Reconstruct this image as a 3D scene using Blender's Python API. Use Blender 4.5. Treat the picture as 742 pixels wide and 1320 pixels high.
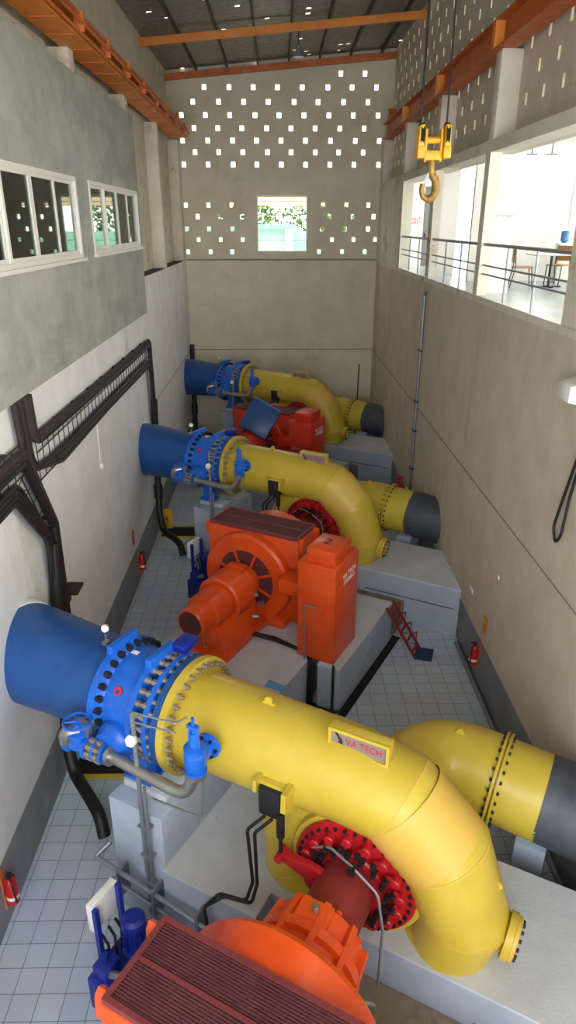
import bpy, bmesh, math, random
from mathutils import Vector, Matrix
random.seed(7)
for o in list(bpy.data.objects): bpy.data.objects.remove(o)
SC = bpy.context.scene; COL = SC.collection
R = math.radians
# ------------------------------------------------------------------ camera, sky, light, exposure
cam = bpy.data.cameras.new('camera'); co = bpy.data.objects.new('camera', cam); COL.objects.link(co)
co.location = (0, 0, 9.0); co.rotation_euler = (R(90 - 22.81), 0, R(-0.9))
cam.sensor_fit = 'VERTICAL'; cam.sensor_height = 36; cam.lens = 36 * 882 / 1320; cam.clip_start = .05; cam.clip_end = 400
SC.camera = co
w = bpy.data.worlds.new('sky'); SC.world = w; w.use_nodes = True
bg = w.node_tree.nodes['Background']; bg.inputs[0].default_value = (1, .985, .95, 1); bg.inputs[1].default_value = 5.0
def area(name, loc, rot, sx, sy, power, col):
    l = bpy.data.lights.new(name, 'AREA'); l.shape = 'RECTANGLE'; l.size = sx; l.size_y = sy; l.energy = power; l.color = col
    o = bpy.data.objects.new(name, l); COL.objects.link(o); o.location = loc; o.rotation_euler = rot; return o
area('cool_fill_rear', (0, -5.2, 7.4), (R(90), 0, 0), 7.4, 7.0, 430, (.52, .75, 1.0))  # added cool fill from behind the camera, no window is built there
area('daylight_gallery_front', (9.3, 3, 9.5), (0, R(90), 0), 3.0, 14, 880, (1, .95, .86))
VS = SC.view_settings; VS.view_transform = 'Standard'; VS.look = 'None'; VS.gamma = 1; VS.use_curve_mapping = False; VS.exposure = 0.22
# ------------------------------------------------------------------ materials
def lin(c):
    c = c / 255; return c / 12.92 if c <= .04045 else ((c + .055) / 1.055) ** 2.4
def rgb(t): return (lin(t[0]), lin(t[1]), lin(t[2]), 1)
MATS = {}
def mat(name, c, rough=.5, metal=0, var=.12, scale=3, c2=None, bump=0, bscale=60, spec=.5, coat=0):
    m = bpy.data.materials.new(name); m.use_nodes = True; nt = m.node_tree; b = nt.nodes['Principled BSDF']
    b.inputs['Roughness'].default_value = rough; b.inputs['Metallic'].default_value = metal
    b.inputs['Specular IOR Level'].default_value = spec; b.inputs['Coat Weight'].default_value = coat
    a = rgb(c); d = rgb(c2) if c2 else tuple(x * (1 - var) for x in a[:3]) + (1,)
    tc = nt.nodes.new('ShaderNodeTexCoord'); n = nt.nodes.new('ShaderNodeTexNoise'); n.inputs['Scale'].default_value = scale; n.inputs['Detail'].default_value = 6; n.inputs['Roughness'].default_value = .65
    nt.links.new(tc.outputs['Object'], n.inputs['Vector'])
    r = nt.nodes.new('ShaderNodeValToRGB'); r.color_ramp.elements[0].position = .36; r.color_ramp.elements[1].position = .62
    r.color_ramp.elements[0].color = d; r.color_ramp.elements[1].color = a
    nt.links.new(n.outputs['Fac'], r.inputs['Fac']); nt.links.new(r.outputs['Color'], b.inputs['Base Color'])
    if bump:
        n2 = nt.nodes.new('ShaderNodeTexNoise'); n2.inputs['Scale'].default_value = bscale; n2.inputs['Detail'].default_value = 4
        nt.links.new(tc.outputs['Object'], n2.inputs['Vector'])
        bp = nt.nodes.new('ShaderNodeBump'); bp.inputs['Strength'].default_value = bump; bp.inputs['Distance'].default_value = .02
        nt.links.new(n2.outputs['Fac'], bp.inputs['Height']); nt.links.new(bp.outputs['Normal'], b.inputs['Normal'])
    MATS[name] = m; return m
def stained(name, c, c2, c3, patch=.6, rough=.85, bump=.2, lo=.56, hi=.7, stretch=(1, 1, 1)):
    """plaster or concrete: base variation + a second layer of worn / dirty patches"""
    m = mat(name, c, rough, 0, c2=c2, scale=1.2, bump=bump, bscale=35, spec=.25); nt = m.node_tree; b = nt.nodes['Principled BSDF']
    tc = nt.nodes['Texture Coordinate']; mp = nt.nodes.new('ShaderNodeMapping'); mp.inputs['Scale'].default_value = stretch
    nt.links.new(tc.outputs['Object'], mp.inputs['Vector'])
    n = nt.nodes.new('ShaderNodeTexNoise'); n.inputs['Scale'].default_value = patch; n.inputs['Detail'].default_value = 9; n.inputs['Roughness'].default_value = .7
    nt.links.new(mp.outputs['Vector'], n.inputs['Vector'])
    r = nt.nodes.new('ShaderNodeValToRGB'); r.color_ramp.elements[0].position = lo; r.color_ramp.elements[1].position = hi
    r.color_ramp.elements[0].color = (0, 0, 0, 1); r.color_ramp.elements[1].color = (1, 1, 1, 1)
    mx = nt.nodes.new('ShaderNodeMix'); mx.data_type = 'RGBA'; mx.inputs[7].default_value = rgb(c3)
    nt.links.new(n.outputs['Fac'], r.inputs['Fac']); nt.links.new(r.outputs['Color'], mx.inputs[0])
    src = b.inputs['Base Color'].links[0].from_socket
    nt.links.new(src, mx.inputs[6]); nt.links.new(mx.outputs[2], b.inputs['Base Color']); return m
M = MATS
stained('plaster_right', (212, 200, 182), (200, 187, 168), (178, 164, 145), .55, stretch=(1, 1.6, .35), lo=.55, hi=.75)
stained('plaster_left', (222, 223, 222), (211, 211, 208), (182, 176, 164), .5, stretch=(1, 1.2, .5), lo=.58, hi=.74)
stained('plaster_back', (216, 206, 184), (206, 196, 172), (190, 178, 154), .4)
stained('block_wall', (214, 204, 184), (202, 192, 172), (180, 169, 150), .9)
stained('cement_render', (166, 167, 158), (150, 152, 145), (130, 132, 127), .8, stretch=(1, .6, 1.3), lo=.5, hi=.75)
stained('column_paint', (224, 216, 200), (212, 204, 186), (160, 146, 124), .8)
stained('dado_paint', (138, 142, 146), (122, 126, 130), (160, 156, 150), 1.2, rough=.6, lo=.6, hi=.72, stretch=(1, .8, 1))
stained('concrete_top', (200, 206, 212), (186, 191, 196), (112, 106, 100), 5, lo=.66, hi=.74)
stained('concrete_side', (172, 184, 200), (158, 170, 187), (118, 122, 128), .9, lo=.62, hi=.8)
mat('dirt', (62, 50, 40), .95, scale=6, var=.4)
mat('groove', (150, 138, 120), .95)
mat('white_paint', (236, 234, 228), .5, var=.04)
mat('gallery_wall', (240, 238, 232), .6, var=.03)
mat('window_white', (214, 212, 204), .4, var=.05)
mat('yellow_paint', (202, 178, 66), .42, c2=(192, 167, 52), scale=1.6, spec=.45, coat=.1)
mat('yellow_worn', (214, 174, 84), .5, c2=(206, 174, 68), scale=2.2)
mat('bolt_black', (30, 30, 32), .5, var=.2)
mat('rubber_black', (26, 26, 28), .6, var=.2)
mat('pipe_black', (76, 80, 88), .5, c2=(56, 60, 68), scale=2.5)
mat('blue_paint', (22, 80, 146), .42, c2=(18, 68, 128), scale=1.8, coat=.1)
mat('valve_blue', (26, 104, 212), .35, c2=(22, 92, 192), scale=3, coat=.2)
mat('oil_blue', (22, 44, 150), .4, c2=(18, 36, 124))
mat('orange_paint', (228, 84, 24), .38, c2=(212, 72, 20), scale=2, coat=.15)
mat('orange_red', (214, 56, 26), .4, c2=(196, 46, 22), scale=2, coat=.1)
mat('cover_red', (184, 26, 36), .4, c2=(166, 20, 30), scale=4)
mat('maroon_guard', (134, 40, 40), .5, c2=(120, 34, 36), scale=3)
mat('grille_maroon', (98, 48, 52), .6, c2=(84, 40, 46))
mat('grille_dark', (76, 38, 43), .8); mat('grille_frame', (116, 50, 52), .5)
mat('steel', (176, 176, 172), .32, .85, var=.15, scale=8)
mat('galvanised', (150, 156, 162), .45, .6, var=.15, scale=5)
mat('bolt_steel', (178, 168, 150), .35, .7, var=.25, scale=12)
mat('beam_orange', (224, 138, 46), .5, c2=(208, 120, 38), scale=2)
mat('beam_rust', (200, 106, 44), .55, c2=(176, 86, 36), scale=2.5)
mat('purlin_dark', (66, 62, 58), .6)
mat('roof_sheet', (150, 147, 140), .38, .4, var=.3, scale=4)
mat('cable_brown', (58, 46, 37), .85, c2=(36, 31, 27), scale=8)
mat('cable_black', (22, 21, 22), .55)
mat('extinguisher_red', (190, 22, 40), .3, var=.1)
mat('sign_red', (196, 60, 36), .6); mat('sign_yellow', (222, 178, 30), .6)
mat('marker_yellow', (214, 186, 54), .6); mat('ink_black', (24, 22, 24), .6); mat('ink_red', (200, 44, 60), .6)
mat('plate_grey', (150, 142, 140), .4, .3)
mat('hook_yellow', (232, 178, 22), .4, c2=(208, 152, 18)); mat('hook_worn', (176, 134, 40), .5, .3, c2=(120, 100, 60), scale=8)
mat('mat_blue', (42, 62, 96), .9); mat('ladder_red', (134, 36, 36), .5)
mat('chair_wood', (176, 132, 84), .5); mat('chair_metal', (44, 42, 42), .4, .5); mat('table_top', (214, 206, 194), .4)
mat('brick', (168, 128, 104), .9); mat('green_building', (150, 205, 180), .8, var=.06); mat('green_trim', (120, 190, 150), .8)
mat('leaf', (96, 128, 66), .8, c2=(60, 92, 44)); mat('bark', (96, 80, 62), .9); mat('canopy_cream', (232, 220, 190), .7)
mat('ground', (176, 174, 166), .95); mat('void_shade', (26, 25, 26), .9); mat('room_dark', (140, 146, 136), .9)
mat('cooler_blue', (70, 130, 190), .3); mat('green_paint', (30, 96, 66), .5); mat('switch_white', (232, 232, 228), .4, var=.03)
mat('cabinet_light_blue', (96, 160, 214), .5, var=.05); mat('door_grey', (120, 120, 118), .5); mat('lens_white', (240, 240, 235), .4, var=0)
def tile_mat(name, c, c2, grout, size, off=(0, 0, 0), rough=.35):
    m = bpy.data.materials.new(name); m.use_nodes = True; nt = m.node_tree; b = nt.nodes['Principled BSDF']; b.inputs['Roughness'].default_value = rough
    tc = nt.nodes.new('ShaderNodeTexCoord'); mp = nt.nodes.new('ShaderNodeMapping'); mp.inputs['Location'].default_value = off
    br = nt.nodes.new('ShaderNodeTexBrick'); br.offset = 0; br.inputs['Scale'].default_value = 1; br.inputs['Brick Width'].default_value = size; br.inputs['Row Height'].default_value = size
    br.inputs['Mortar Size'].default_value = .005; br.inputs['Mortar Smooth'].default_value = .1; br.inputs['Bias'].default_value = 0
    br.inputs['Color1'].default_value = rgb(c); br.inputs['Color2'].default_value = rgb(c2); br.inputs['Mortar'].default_value = rgb(grout)
    n = nt.nodes.new('ShaderNodeTexNoise'); n.inputs['Scale'].default_value = .9; n.inputs['Detail'].default_value = 7
    mx = nt.nodes.new('ShaderNodeMix'); mx.data_type = 'RGBA'; mx.blend_type = 'MULTIPLY'; mx.inputs[0].default_value = .35
    nt.links.new(tc.outputs['Object'], mp.inputs[0]); nt.links.new(mp.outputs[0], br.inputs['Vector']); nt.links.new(tc.outputs['Object'], n.inputs['Vector'])
    nt.links.new(br.outputs['Color'], mx.inputs[6]); nt.links.new(n.outputs['Color'], mx.inputs[7])
    nt.links.new(mx.outputs[2], b.inputs['Base Color']); M[name] = m
tile_mat('floor_tile', (206, 219, 231), (198, 212, 225), (112, 120, 132), .33, (.09, .26, 0))
tile_mat('gallery_tile', (196, 206, 208), (188, 200, 204), (150, 158, 160), .5, rough=.25)
gm = bpy.data.materials.new('window_glass'); gm.use_nodes = True; nt = gm.node_tree; nt.nodes.clear()
ot = nt.nodes.new('ShaderNodeOutputMaterial'); gl = nt.nodes.new('ShaderNodeBsdfGlossy'); gl.inputs['Roughness'].default_value = .02; gl.inputs['Color'].default_value = (.9, .95, .92, 1)
tr = nt.nodes.new('ShaderNodeBsdfTransparent'); tr.inputs['Color'].default_value = (.78, .85, .8, 1); fr = nt.nodes.new('ShaderNodeFresnel'); fr.inputs['IOR'].default_value = 1.9
mx = nt.nodes.new('ShaderNodeMixShader'); nt.links.new(fr.outputs[0], mx.inputs[0]); nt.links.new(tr.outputs[0], mx.inputs[1]); nt.links.new(gl.outputs[0], mx.inputs[2]); nt.links.new(mx.outputs[0], ot.inputs[0]); M['window_glass'] = gm
# ------------------------------------------------------------------ mesh building
def frame(d):
    d = Vector(d).normalized(); h = Vector((0, 0, 1)) if abs(d.z) < .95 else Vector((1, 0, 0))
    x = h.cross(d).normalized(); return x, d.cross(x).normalized(), d
def fillet(path, rad, n=6):
    P = [Vector(p) for p in path]; out = [P[0]]
    for i in range(1, len(P) - 1):
        a, b, c = P[i - 1], P[i], P[i + 1]; u = (a - b); v = (c - b); lu, lv = u.length, v.length; u.normalize(); v.normalize()
        ang = u.angle(v)
        if ang > 3.1: out.append(b); continue
        t = min(rad / math.tan(ang / 2), .48 * lu, .48 * lv)
        p, q = b + u * t, b + v * t
        for k in range(n + 1):
            s = k / n; out.append(p * (1 - s) ** 2 + b * 2 * s * (1 - s) + q * s * s)
    out.append(P[-1]); return out
class MB:
    def __init__(s): s.bm = bmesh.new()
    def _add(s, bm2):
        me = bpy.data.meshes.new('t'); bm2.to_mesh(me); bm2.free(); s.bm.from_mesh(me); bpy.data.meshes.remove(me); return s
    def box(s, x0, x1, y0, y1, z0, z1, bev=0, seg=2):
        b = bmesh.new(); bmesh.ops.create_cube(b, size=1)
        for v in b.verts: v.co = Vector(((x0 + x1) / 2 + v.co.x * (x1 - x0), (y0 + y1) / 2 + v.co.y * (y1 - y0), (z0 + z1) / 2 + v.co.z * (z1 - z0)))
        if bev: bmesh.ops.bevel(b, geom=list(b.edges), offset=bev, segments=seg, profile=.5, affect='EDGES')
        return s._add(b)
    def prism(s, poly, ax, d0, d1, bev=0):
        """poly: 2D points; extruded along axis ax ('x','y','z') from d0 to d1"""
        b = bmesh.new()
        def P(p, d): return {'x': (d, p[0], p[1]), 'y': (p[0], d, p[1]), 'z': (p[0], p[1], d)}[ax]
        A = [b.verts.new(P(p, d0)) for p in poly]; B = [b.verts.new(P(p, d1)) for p in poly]; n = len(poly)
        b.faces.new(A); b.faces.new(B)
        for i in range(n): b.faces.new((A[i], A[(i + 1) % n], B[(i + 1) % n], B[i]))
        bmesh.ops.recalc_face_normals(b, faces=b.faces)
        if bev: bmesh.ops.bevel(b, geom=list(b.edges), offset=bev, segments=2, profile=.5, affect='EDGES')
        return s._add(b)
    def sweep(s, pts, rads, n=16, cap=True):
        b = bmesh.new(); pts = [Vector(p) for p in pts]; rings = []
        if not hasattr(rads, '__len__'): rads = [rads] * len(pts)
        t0 = (pts[1] - pts[0]).normalized(); x, y, _ = frame(t0)
        for i, p in enumerate(pts):
            if i == 0: t = (pts[1] - pts[0])
            elif i == len(pts) - 1: t = pts[-1] - pts[-2]
            else: t = (pts[i + 1] - pts[i]).normalized() + (pts[i] - pts[i - 1]).normalized()
            t = t.normalized() if t.length > 1e-9 else t0
            q = t0.rotation_difference(t); x = q @ x; y = q @ y; t0 = t
            rings.append([b.verts.new(p + (x * math.cos(2 * math.pi * k / n) + y * math.sin(2 * math.pi * k / n)) * rads[i]) for k in range(n)])
        for A, B in zip(rings, rings[1:]):
            for k in range(n): b.faces.new((A[k], A[(k + 1) % n], B[(k + 1) % n], B[k]))
        if cap: b.faces.new(rings[0]); b.faces.new(rings[-1])
        bmesh.ops.recalc_face_normals(b, faces=b.faces); return s._add(b)
    def cyl(s, p0, p1, r0, r1=None, n=32): return s.sweep([p0, p1], [r0, r0 if r1 is None else r1], n)
    def lathe(s, o, d, prof, n=40, closed=False):
        """prof: (distance along d, radius) pairs; capped at both ends unless closed (ring profile)"""
        b = bmesh.new(); x, y, d = frame(d); o = Vector(o); rings = []
        for t, r in prof: rings.append([b.verts.new(o + d * t + (x * math.cos(2 * math.pi * k / n) + y * math.sin(2 * math.pi * k / n)) * max(r, 1e-4)) for k in range(n)])
        prs = list(zip(rings, rings[1:])) + ([(rings[-1], rings[0])] if closed else [])
        for A, B in prs:
            for k in range(n): b.faces.new((A[k], A[(k + 1) % n], B[(k + 1) % n], B[k]))
        if not closed: b.faces.new(rings[0]); b.faces.new(rings[-1])
        bmesh.ops.recalc_face_normals(b, faces=b.faces); return s._add(b)
    def ring(s, o, d, r0, r1, t0, t1, n=48): return s.lathe(o, d, [(t0, r0), (t0, r1), (t1, r1), (t1, r0)], n, True)
    def obox(s, c, ex, ey, ez, hx, hy, hz, bev=0):
        b = bmesh.new(); bmesh.ops.create_cube(b, size=2); ex, ey, ez = Vector(ex), Vector(ey), Vector(ez); c = Vector(c)
        for v in b.verts: v.co = c + ex * v.co.x * hx + ey * v.co.y * hy + ez * v.co.z * hz
        if bev: bmesh.ops.bevel(b, geom=list(b.edges), offset=bev, segments=2, profile=.5, affect='EDGES')
        return s._add(b)
    def bar(s, p0, p1, wd, th, up=(0, 0, 1)):
        p0, p1 = Vector(p0), Vector(p1); d = (p1 - p0); l = d.length; d.normalize(); up = Vector(up)
        if abs(up.dot(d)) > .98: up = Vector((1, 0, 0))
        x = d.cross(up).normalized(); return s.obox((p0 + p1) / 2, d, x, x.cross(d), l / 2, wd / 2, th / 2)
    def ball(s, c, r, sc=(1, 1, 1), sub=3):
        b = bmesh.new(); bmesh.ops.create_icosphere(b, subdivisions=sub, radius=r)
        for v in b.verts: v.co = Vector(c) + Vector((v.co.x * sc[0], v.co.y * sc[1], v.co.z * sc[2]))
        return s._add(b)
    def panel(s, ax, d0, d1, u0, u1, v0, v1, holes):
        """flat wall slab with rectangular holes; ax = thickness axis; holes (u0,u1,v0,v1)"""
        vs = sorted({v0, v1, *[h[2] for h in holes], *[h[3] for h in holes]}); vs = [v for v in vs if v0 <= v <= v1]
        for a, b in zip(vs, vs[1:]):
            if b - a < 1e-5: continue
            m = (a + b) / 2; cut = sorted((h[0], h[1]) for h in holes if h[2] < m < h[3]); u = u0
            for c0, c1 in cut + [(u1, u1)]:
                if c0 > u + 1e-5:
                    if ax == 'x': s.box(d0, d1, u, c0, a, b)
                    elif ax == 'y': s.box(u, c0, d0, d1, a, b)
                    else: s.box(u, c0, a, b, d0, d1)
                u = max(u, c1)
        return s
    def mesh(s, name, m, off=(0, 0, 0), sharp=32):
        off = Vector(off)
        for v in s.bm.verts: v.co -= off
        for f in s.bm.faces: f.smooth = True
        for e in s.bm.edges:
            if len(e.link_faces) != 2 or e.calc_face_angle(0) > R(sharp): e.smooth = False
        me = bpy.data.meshes.new(name); s.bm.to_mesh(me); s.bm.free()
        me.materials.append(M[m] if isinstance(m, str) else m); return me
def link(name, data, parent=None, loc=(0, 0, 0)):
    o = bpy.data.objects.new(name, data); COL.objects.link(o); o.location = loc
    if parent: o.parent = parent
    return o
def tag(o, label, cat, group=None):
    o['label'] = label; o['category'] = cat
    if group: o['group'] = group
    return o
def thing(name, label, cat, loc=(0, 0, 0), rz=0, group=None):
    o = link(name, None, None, loc); o.rotation_euler = (0, 0, rz); o['base'] = tuple(loc); return tag(o, label, cat, group)
def part(name, mb, m, parent, label=None, off=(0, 0, 0)):
    o = link(name, mb.mesh(name, m, off), parent)
    if label: o['label'] = label
    return o
def solo(name, mb, m, label, cat, base=(0, 0, 0), group=None):
    """a thing that is one mesh, given in world coordinates with its origin at base"""
    o = link(name, mb.mesh(name, m, base), None, base); return tag(o, label, cat, group)
def struct(name, mb, m):
    o = link(name, mb.mesh(name, m)); o['kind'] = 'structure'; return o
def copy_tree(o, parent=None):
    c = o.copy(); COL.objects.link(c)
    if parent: c.parent = parent
    for ch in list(o.children): copy_tree(ch, c)
    return c
def text(name, s, size, m, parent, loc, rot, ext=.002, align='CENTER', wd=1.0):
    c = bpy.data.curves.new(name, 'FONT'); c.body = s; c.size = size; c.extrude = ext; c.align_x = align; c.align_y = 'CENTER'; c.materials.append(M[m]); c.space_line = .9
    tmp = bpy.data.objects.new('t', c); COL.objects.link(tmp); dg = bpy.context.evaluated_depsgraph_get()
    me = bpy.data.meshes.new_from_object(tmp.evaluated_get(dg)); bpy.data.objects.remove(tmp); bpy.data.curves.remove(c)
    o = link(name, me, parent, loc); o.rotation_euler = rot; o.scale = (wd, 1, 1); return o
# ------------------------------------------------------------------ the room
XL, XR, YB, Y0 = -3.8, 4.2, 30.6, -5.5
struct('floor', MB().box(XL - .3, XR + .3, Y0, YB + .2, -.25, 0), 'floor_tile')
struct('wall_left', MB().box(XL - .35, XL, Y0, YB, 0, 7.6), 'plaster_left')
struct('wall_right', MB().box(XR, XR + .35, Y0, YB, 0, 7.6), 'plaster_right')
rows_up = [14.33, 13.87, 13.38, 12.93, 12.48, 12.05, 11.64, 11.2]; rows_lo = [9.73, 9.29, 8.82, 8.41, 7.94]
hs = []
for i, z in enumerate(rows_up):
    k = 0; x = -3.68 + (.0 if i in (1, 3, 5, 7) else .47) - (.0)
    while x < 4.35:
        if z < 13.9 + (x + 4.2) * .085 - .12 and abs(x) < 4.3: hs.append((x - .085, x + .085, z - .1, z + .1))
        x += .965 + random.uniform(-.04, .04)
for i, z in enumerate(rows_lo):
    x = -3.69 + (0 if i % 2 == 0 else .46)
    while x < 4.2:
        if not -1.0 < x < 1.5: hs.append((x - .08, x + .08, z - .09, z + .09))
        x += .925 + random.uniform(-.05, .05)
WIN = (-.80, 1.28, 7.93, 10.09)
struct('wall_back', MB().panel('y', YB, YB + .22, XL - .5, XR + .6, 0, 15.4, hs + [WIN]), 'plaster_back')
struct('trim_1', MB().box(XL, XR, YB - .03, YB, 10.13, 10.9), 'plaster_back')                 # ring beam band across the end wall
struct('trim_2', MB().box(XL + .02, XR - .02, YB - .015, YB, 3.90, 3.93).box(XL + .02, XR - .02, YB - .03, YB, 7.6, 7.66), 'groove')
struct('trim_3', MB().box(XR - .008, XR, Y0, YB, 3.905, 3.93), 'groove')
struct('trim_4', MB().box(XL, XL + .008, 21.5, YB, 3.89, 3.91), 'groove')
struct('baseboard_left', MB().box(XL, XL + .012, Y0, YB, 0, .98), 'dado_paint')
struct('baseboard_right', MB().box(XR - .012, XR, Y0, YB, 0, 1.02), 'dado_paint')
# end window
wf = MB()
x0, x1, z0, z1 = WIN
wf.box(x0, x1, YB + .05, YB + .12, z1 - .05, z1).box(x0, x1, YB + .05, YB + .12, z0, z0 + .05).box(x0, x0 + .05, YB + .05, YB + .12, z0 + .05, z1 - .05).box(x1 - .05, x1, YB + .05, YB + .12, z0 + .05, z1 - .05)
wf.box(x0, x1, YB + .07, YB + .09, 8.38, 8.40)
w1 = struct('window_1', wf, 'window_white')
# left upper wall: recessed, perforated block wall between columns
hl = []
for i in range(15):
    z = 7.95 + i * .44; y = 8.2 + (i % 2) * .46
    while y < 30.4:
        if abs((y + 1) % 5 - 1.2) > .45: hl.append((y - .06, y + .06, z - .09, z + .09))
        y += .92
struct('wall_left_upper', MB().panel('x', XL - .62, XL - .4, Y0, YB, 7.6, 14.6, hl), 'block_wall')
struct('wall_left_backing', MB().box(XL - .95, XL - .85, Y0, YB, 7.0, 14.6), 'block_wall')  # added backing that shuts out the sky so the left holes stay dim
led = MB().box(XL - .4, XL - .02, 20.35, YB, 7.602, 7.62)
struct('trim_5', led, 'dirt')
struct('trim_6', MB().box(XR, XR + .4, Y0, YB, 10.3, 10.52), 'column_paint')                 # beam over the gallery openings
n = 7
for y in (9.9, 14.9, 19.9, 24.9, 29.9):
    struct('trim_%d' % n, MB().box(XL - .4, XL, y, y + .38 if y < 29 else YB, 7.6, 12.0, .01), 'column_paint'); n += 1
    struct('trim_%d' % n, MB().box(XR, XR + .4, y, y + .38 if y < 29 else YB, 10.52, 12.0, .01), 'column_paint'); n += 1
hr = []
for i in range(10):
    z = 11.12 + i * .445; y = 6.3 + (i % 2) * .46
    while y < 30.4:
        if z > 12.75 or abs((y + 1) % 5 - 1.15) > .35: hr.append((y - .055, y + .055, z - .1, z + .1))
        y += .9 + random.uniform(-.03, .03)
struct('wall_right_upper', MB().panel('x', XR + .4, XR + .6, Y0, YB, 10.3, 15.6, hr), 'block_wall')
# gallery: posts, floor, rooms behind the openings
gp = []
for (a, b) in ((4.6, 5.1), (9.75, 10.35), (15.0, 15.32), (20.0, 20.45), (24.95, YB)):
    struct('trim_%d' % n, MB().box(XR, XR + (.22 if b < 25 else .35), a, b, 7.6, 10.3), 'column_paint'); n += 1
struct('floor_gallery', MB().box(XR + .02, 10.2, Y0, YB - .02, 7.601, 7.62), 'gallery_tile')
struct('trim_40', MB().box(XR - .015, XR + .02, Y0, YB - .02, 7.5, 7.625), 'column_paint')
struct('ceiling_gallery', MB().box(XR + .6, 10.2, Y0, 19.0, 10.8, 10.95).box(XR + .6, 6.1, 19.0, YB, 10.8, 10.95), 'gallery_wall')
# outer wall of the gallery with tall openings to daylight
struct('wall_gallery_outer', MB().panel('x', 10.0, 10.2, Y0, YB, 7.62, 10.8, [(a, a + 4.0, 8.6, 10.6) for a in (-4.5, .5, 5.5, 10.5, 15.5)]), 'gallery_wall')
struct('wall_gallery_1', MB().panel('y', 15.5, 15.65, XR + .2, 5.0, 7.62, 10.8, []), 'gallery_wall')
struct('wall_gallery_2', MB().panel('y', 18.9, 19.05, 5.0, 10.0, 7.62, 10.8, [(6.15, 7.5, 8.86, 10.62)]), 'gallery_wall')
struct('wall_gallery_3', MB().panel('y', 21.0, 21.15, XR + .2, 5.12, 7.62, 10.8, []).box(5.82, 6.0, 21.0, 21.15, 7.62, 10.8), 'gallery_wall')
struct('wall_gallery_4', MB().panel('y', 26.0, 26.15, XR + .3, 6, 7.62, 10.8, [(5.15, 5.6, 7.62, 10.2)]), 'gallery_wall')
d1 = struct('door_1', MB().box(5.15, 5.6, 26.05, 26.1, 7.62, 10.2), 'door_grey')
part('door_handle', MB().box(5.22, 5.26, 26.0, 26.06, 8.55, 8.7), 'ink_black', d1)
pier = MB()
for k in range(16): pier.box(5.52, 5.82, 20.7 + (k % 2) * .02, 20.98, 7.62 + k * .2, 7.8 + k * .2)
struct('trim_%d' % n, pier, 'brick'); n += 1
def railing(y0, y1, label):
    t = thing('railing', label, 'railing', (XR + .08, y0, 7.62)); b = (XR + .08, y0, 7.62); x = XR + .08
    part('handrail', MB().cyl((x, y0, 8.62), (x, y1, 8.62), .032, n=10), 'galvanised', t, off=b)
    for z in (8.05, 8.22): part('rail', MB().cyl((x, y0, z), (x, y1, z), .018, n=8), 'galvanised', t, off=b)
    m = max(2, round((y1 - y0) / 1.5))
    for i in range(1, m): yy = y0 + (y1 - y0) * i / m; part('baluster', MB().cyl((x, yy, 7.62), (x, yy, 8.62), .02, n=8), 'galvanised', t, off=b)
for a, b, l in ((5.1, 9.75, 'grey gallery railing in the opening at the right edge of the frame'), (10.35, 15.0, 'grey tube railing in front of the gallery chair and table'), (15.32, 20.0, 'grey tube railing in the middle gallery opening below the brick pier'), (20.45, 24.95, 'grey tube railing in the farthest gallery opening beside the end wall')):
    railing(a, b, l)
# gallery furniture
def chair(x, y, rz, label):
    t = thing('dining_chair', label, 'chair', (x, y, 7.62), rz, 'wooden chairs in the gallery')
    part('seat', MB().box(-.22, .22, -.22, .22, .44, .475, .012), 'chair_wood', t)
    part('backrest', MB().prism([(-.21, .55), (.21, .55), (.19, .9), (-.19, .9)], 'y', .2, .225, .006), 'chair_wood', t)
    for sx in (-.19, .19):
        part('leg', MB().sweep([(sx, -.24, 0), (sx, -.18, .45)], .012, 8), 'chair_metal', t)
        part('leg', MB().sweep([(sx, .27, 0), (sx, .18, .45), (sx, .22, .9)], .012, 8), 'chair_metal', t)
chair(5.75, 16.9, R(80), 'wooden gallery chair with its back to the white wall, left of the table')
chair(6.9, 17.7, R(-50), 'wooden gallery chair behind the small table, half hidden by it')
t = thing('gallery_table', 'small pale table on a dark pedestal in the gallery', 'table', (6.45, 17.0, 7.62))
part('tabletop', MB().box(-.5, .5, -.35, .35, .71, .74, .01), 'table_top', t); part('pedestal', MB().cyl((0, 0, .02), (0, 0, .71), .03, n=12).box(-.3, .3, -.03, .03, 0, .03).box(-.03, .03, -.25, .25, 0, .03), 'chair_metal', t)
t = thing('water_cooler', 'white water dispenser with a blue bottle at the gallery window', 'water cooler', (7.2, 18.3, 7.62))
part('cabinet', MB().box(-.16, .16, -.16, .16, 0, .95, .02), 'white_paint', t); part('bottle', MB().lathe((0, 0, .95), (0, 0, 1), [(0, .05), (.05, .1), (.24, .1), (.28, .08)], 20), 'cooler_blue', t)
t = thing('wall_lettering', 'faded grey lettering on the white gallery wall by the nearest opening', 'lettering', (4.72, 15.49, 9.15)); text('letters', 'SAFETY FIRST', .09, 'plate_grey', t, (0, 0, 0), (R(90), 0, 0))
t = thing('wall_lettering', 'two short lines of red lettering on the far gallery wall', 'lettering', (4.85, 25.99, 9.1)); text('letters', 'QUALITY\nSAFETY', .14, 'sign_red', t, (0, 0, 0), (R(90), 0, 0))
for k, x in enumerate((5.75, 6.2)):
    solo('ceiling_fan_rod', MB().cyl((x, 17.2, 10.45), (x, 17.2, 10.78), .015, n=8).box(x - .12, x + .12, 17.17, 17.23, 10.42, 10.46), 'plate_grey', 'thin fitting hanging from the gallery ceiling, %s of the two' % ('left' if k == 0 else 'right'), 'fitting', (x, 17.2, 10.4))
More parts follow.
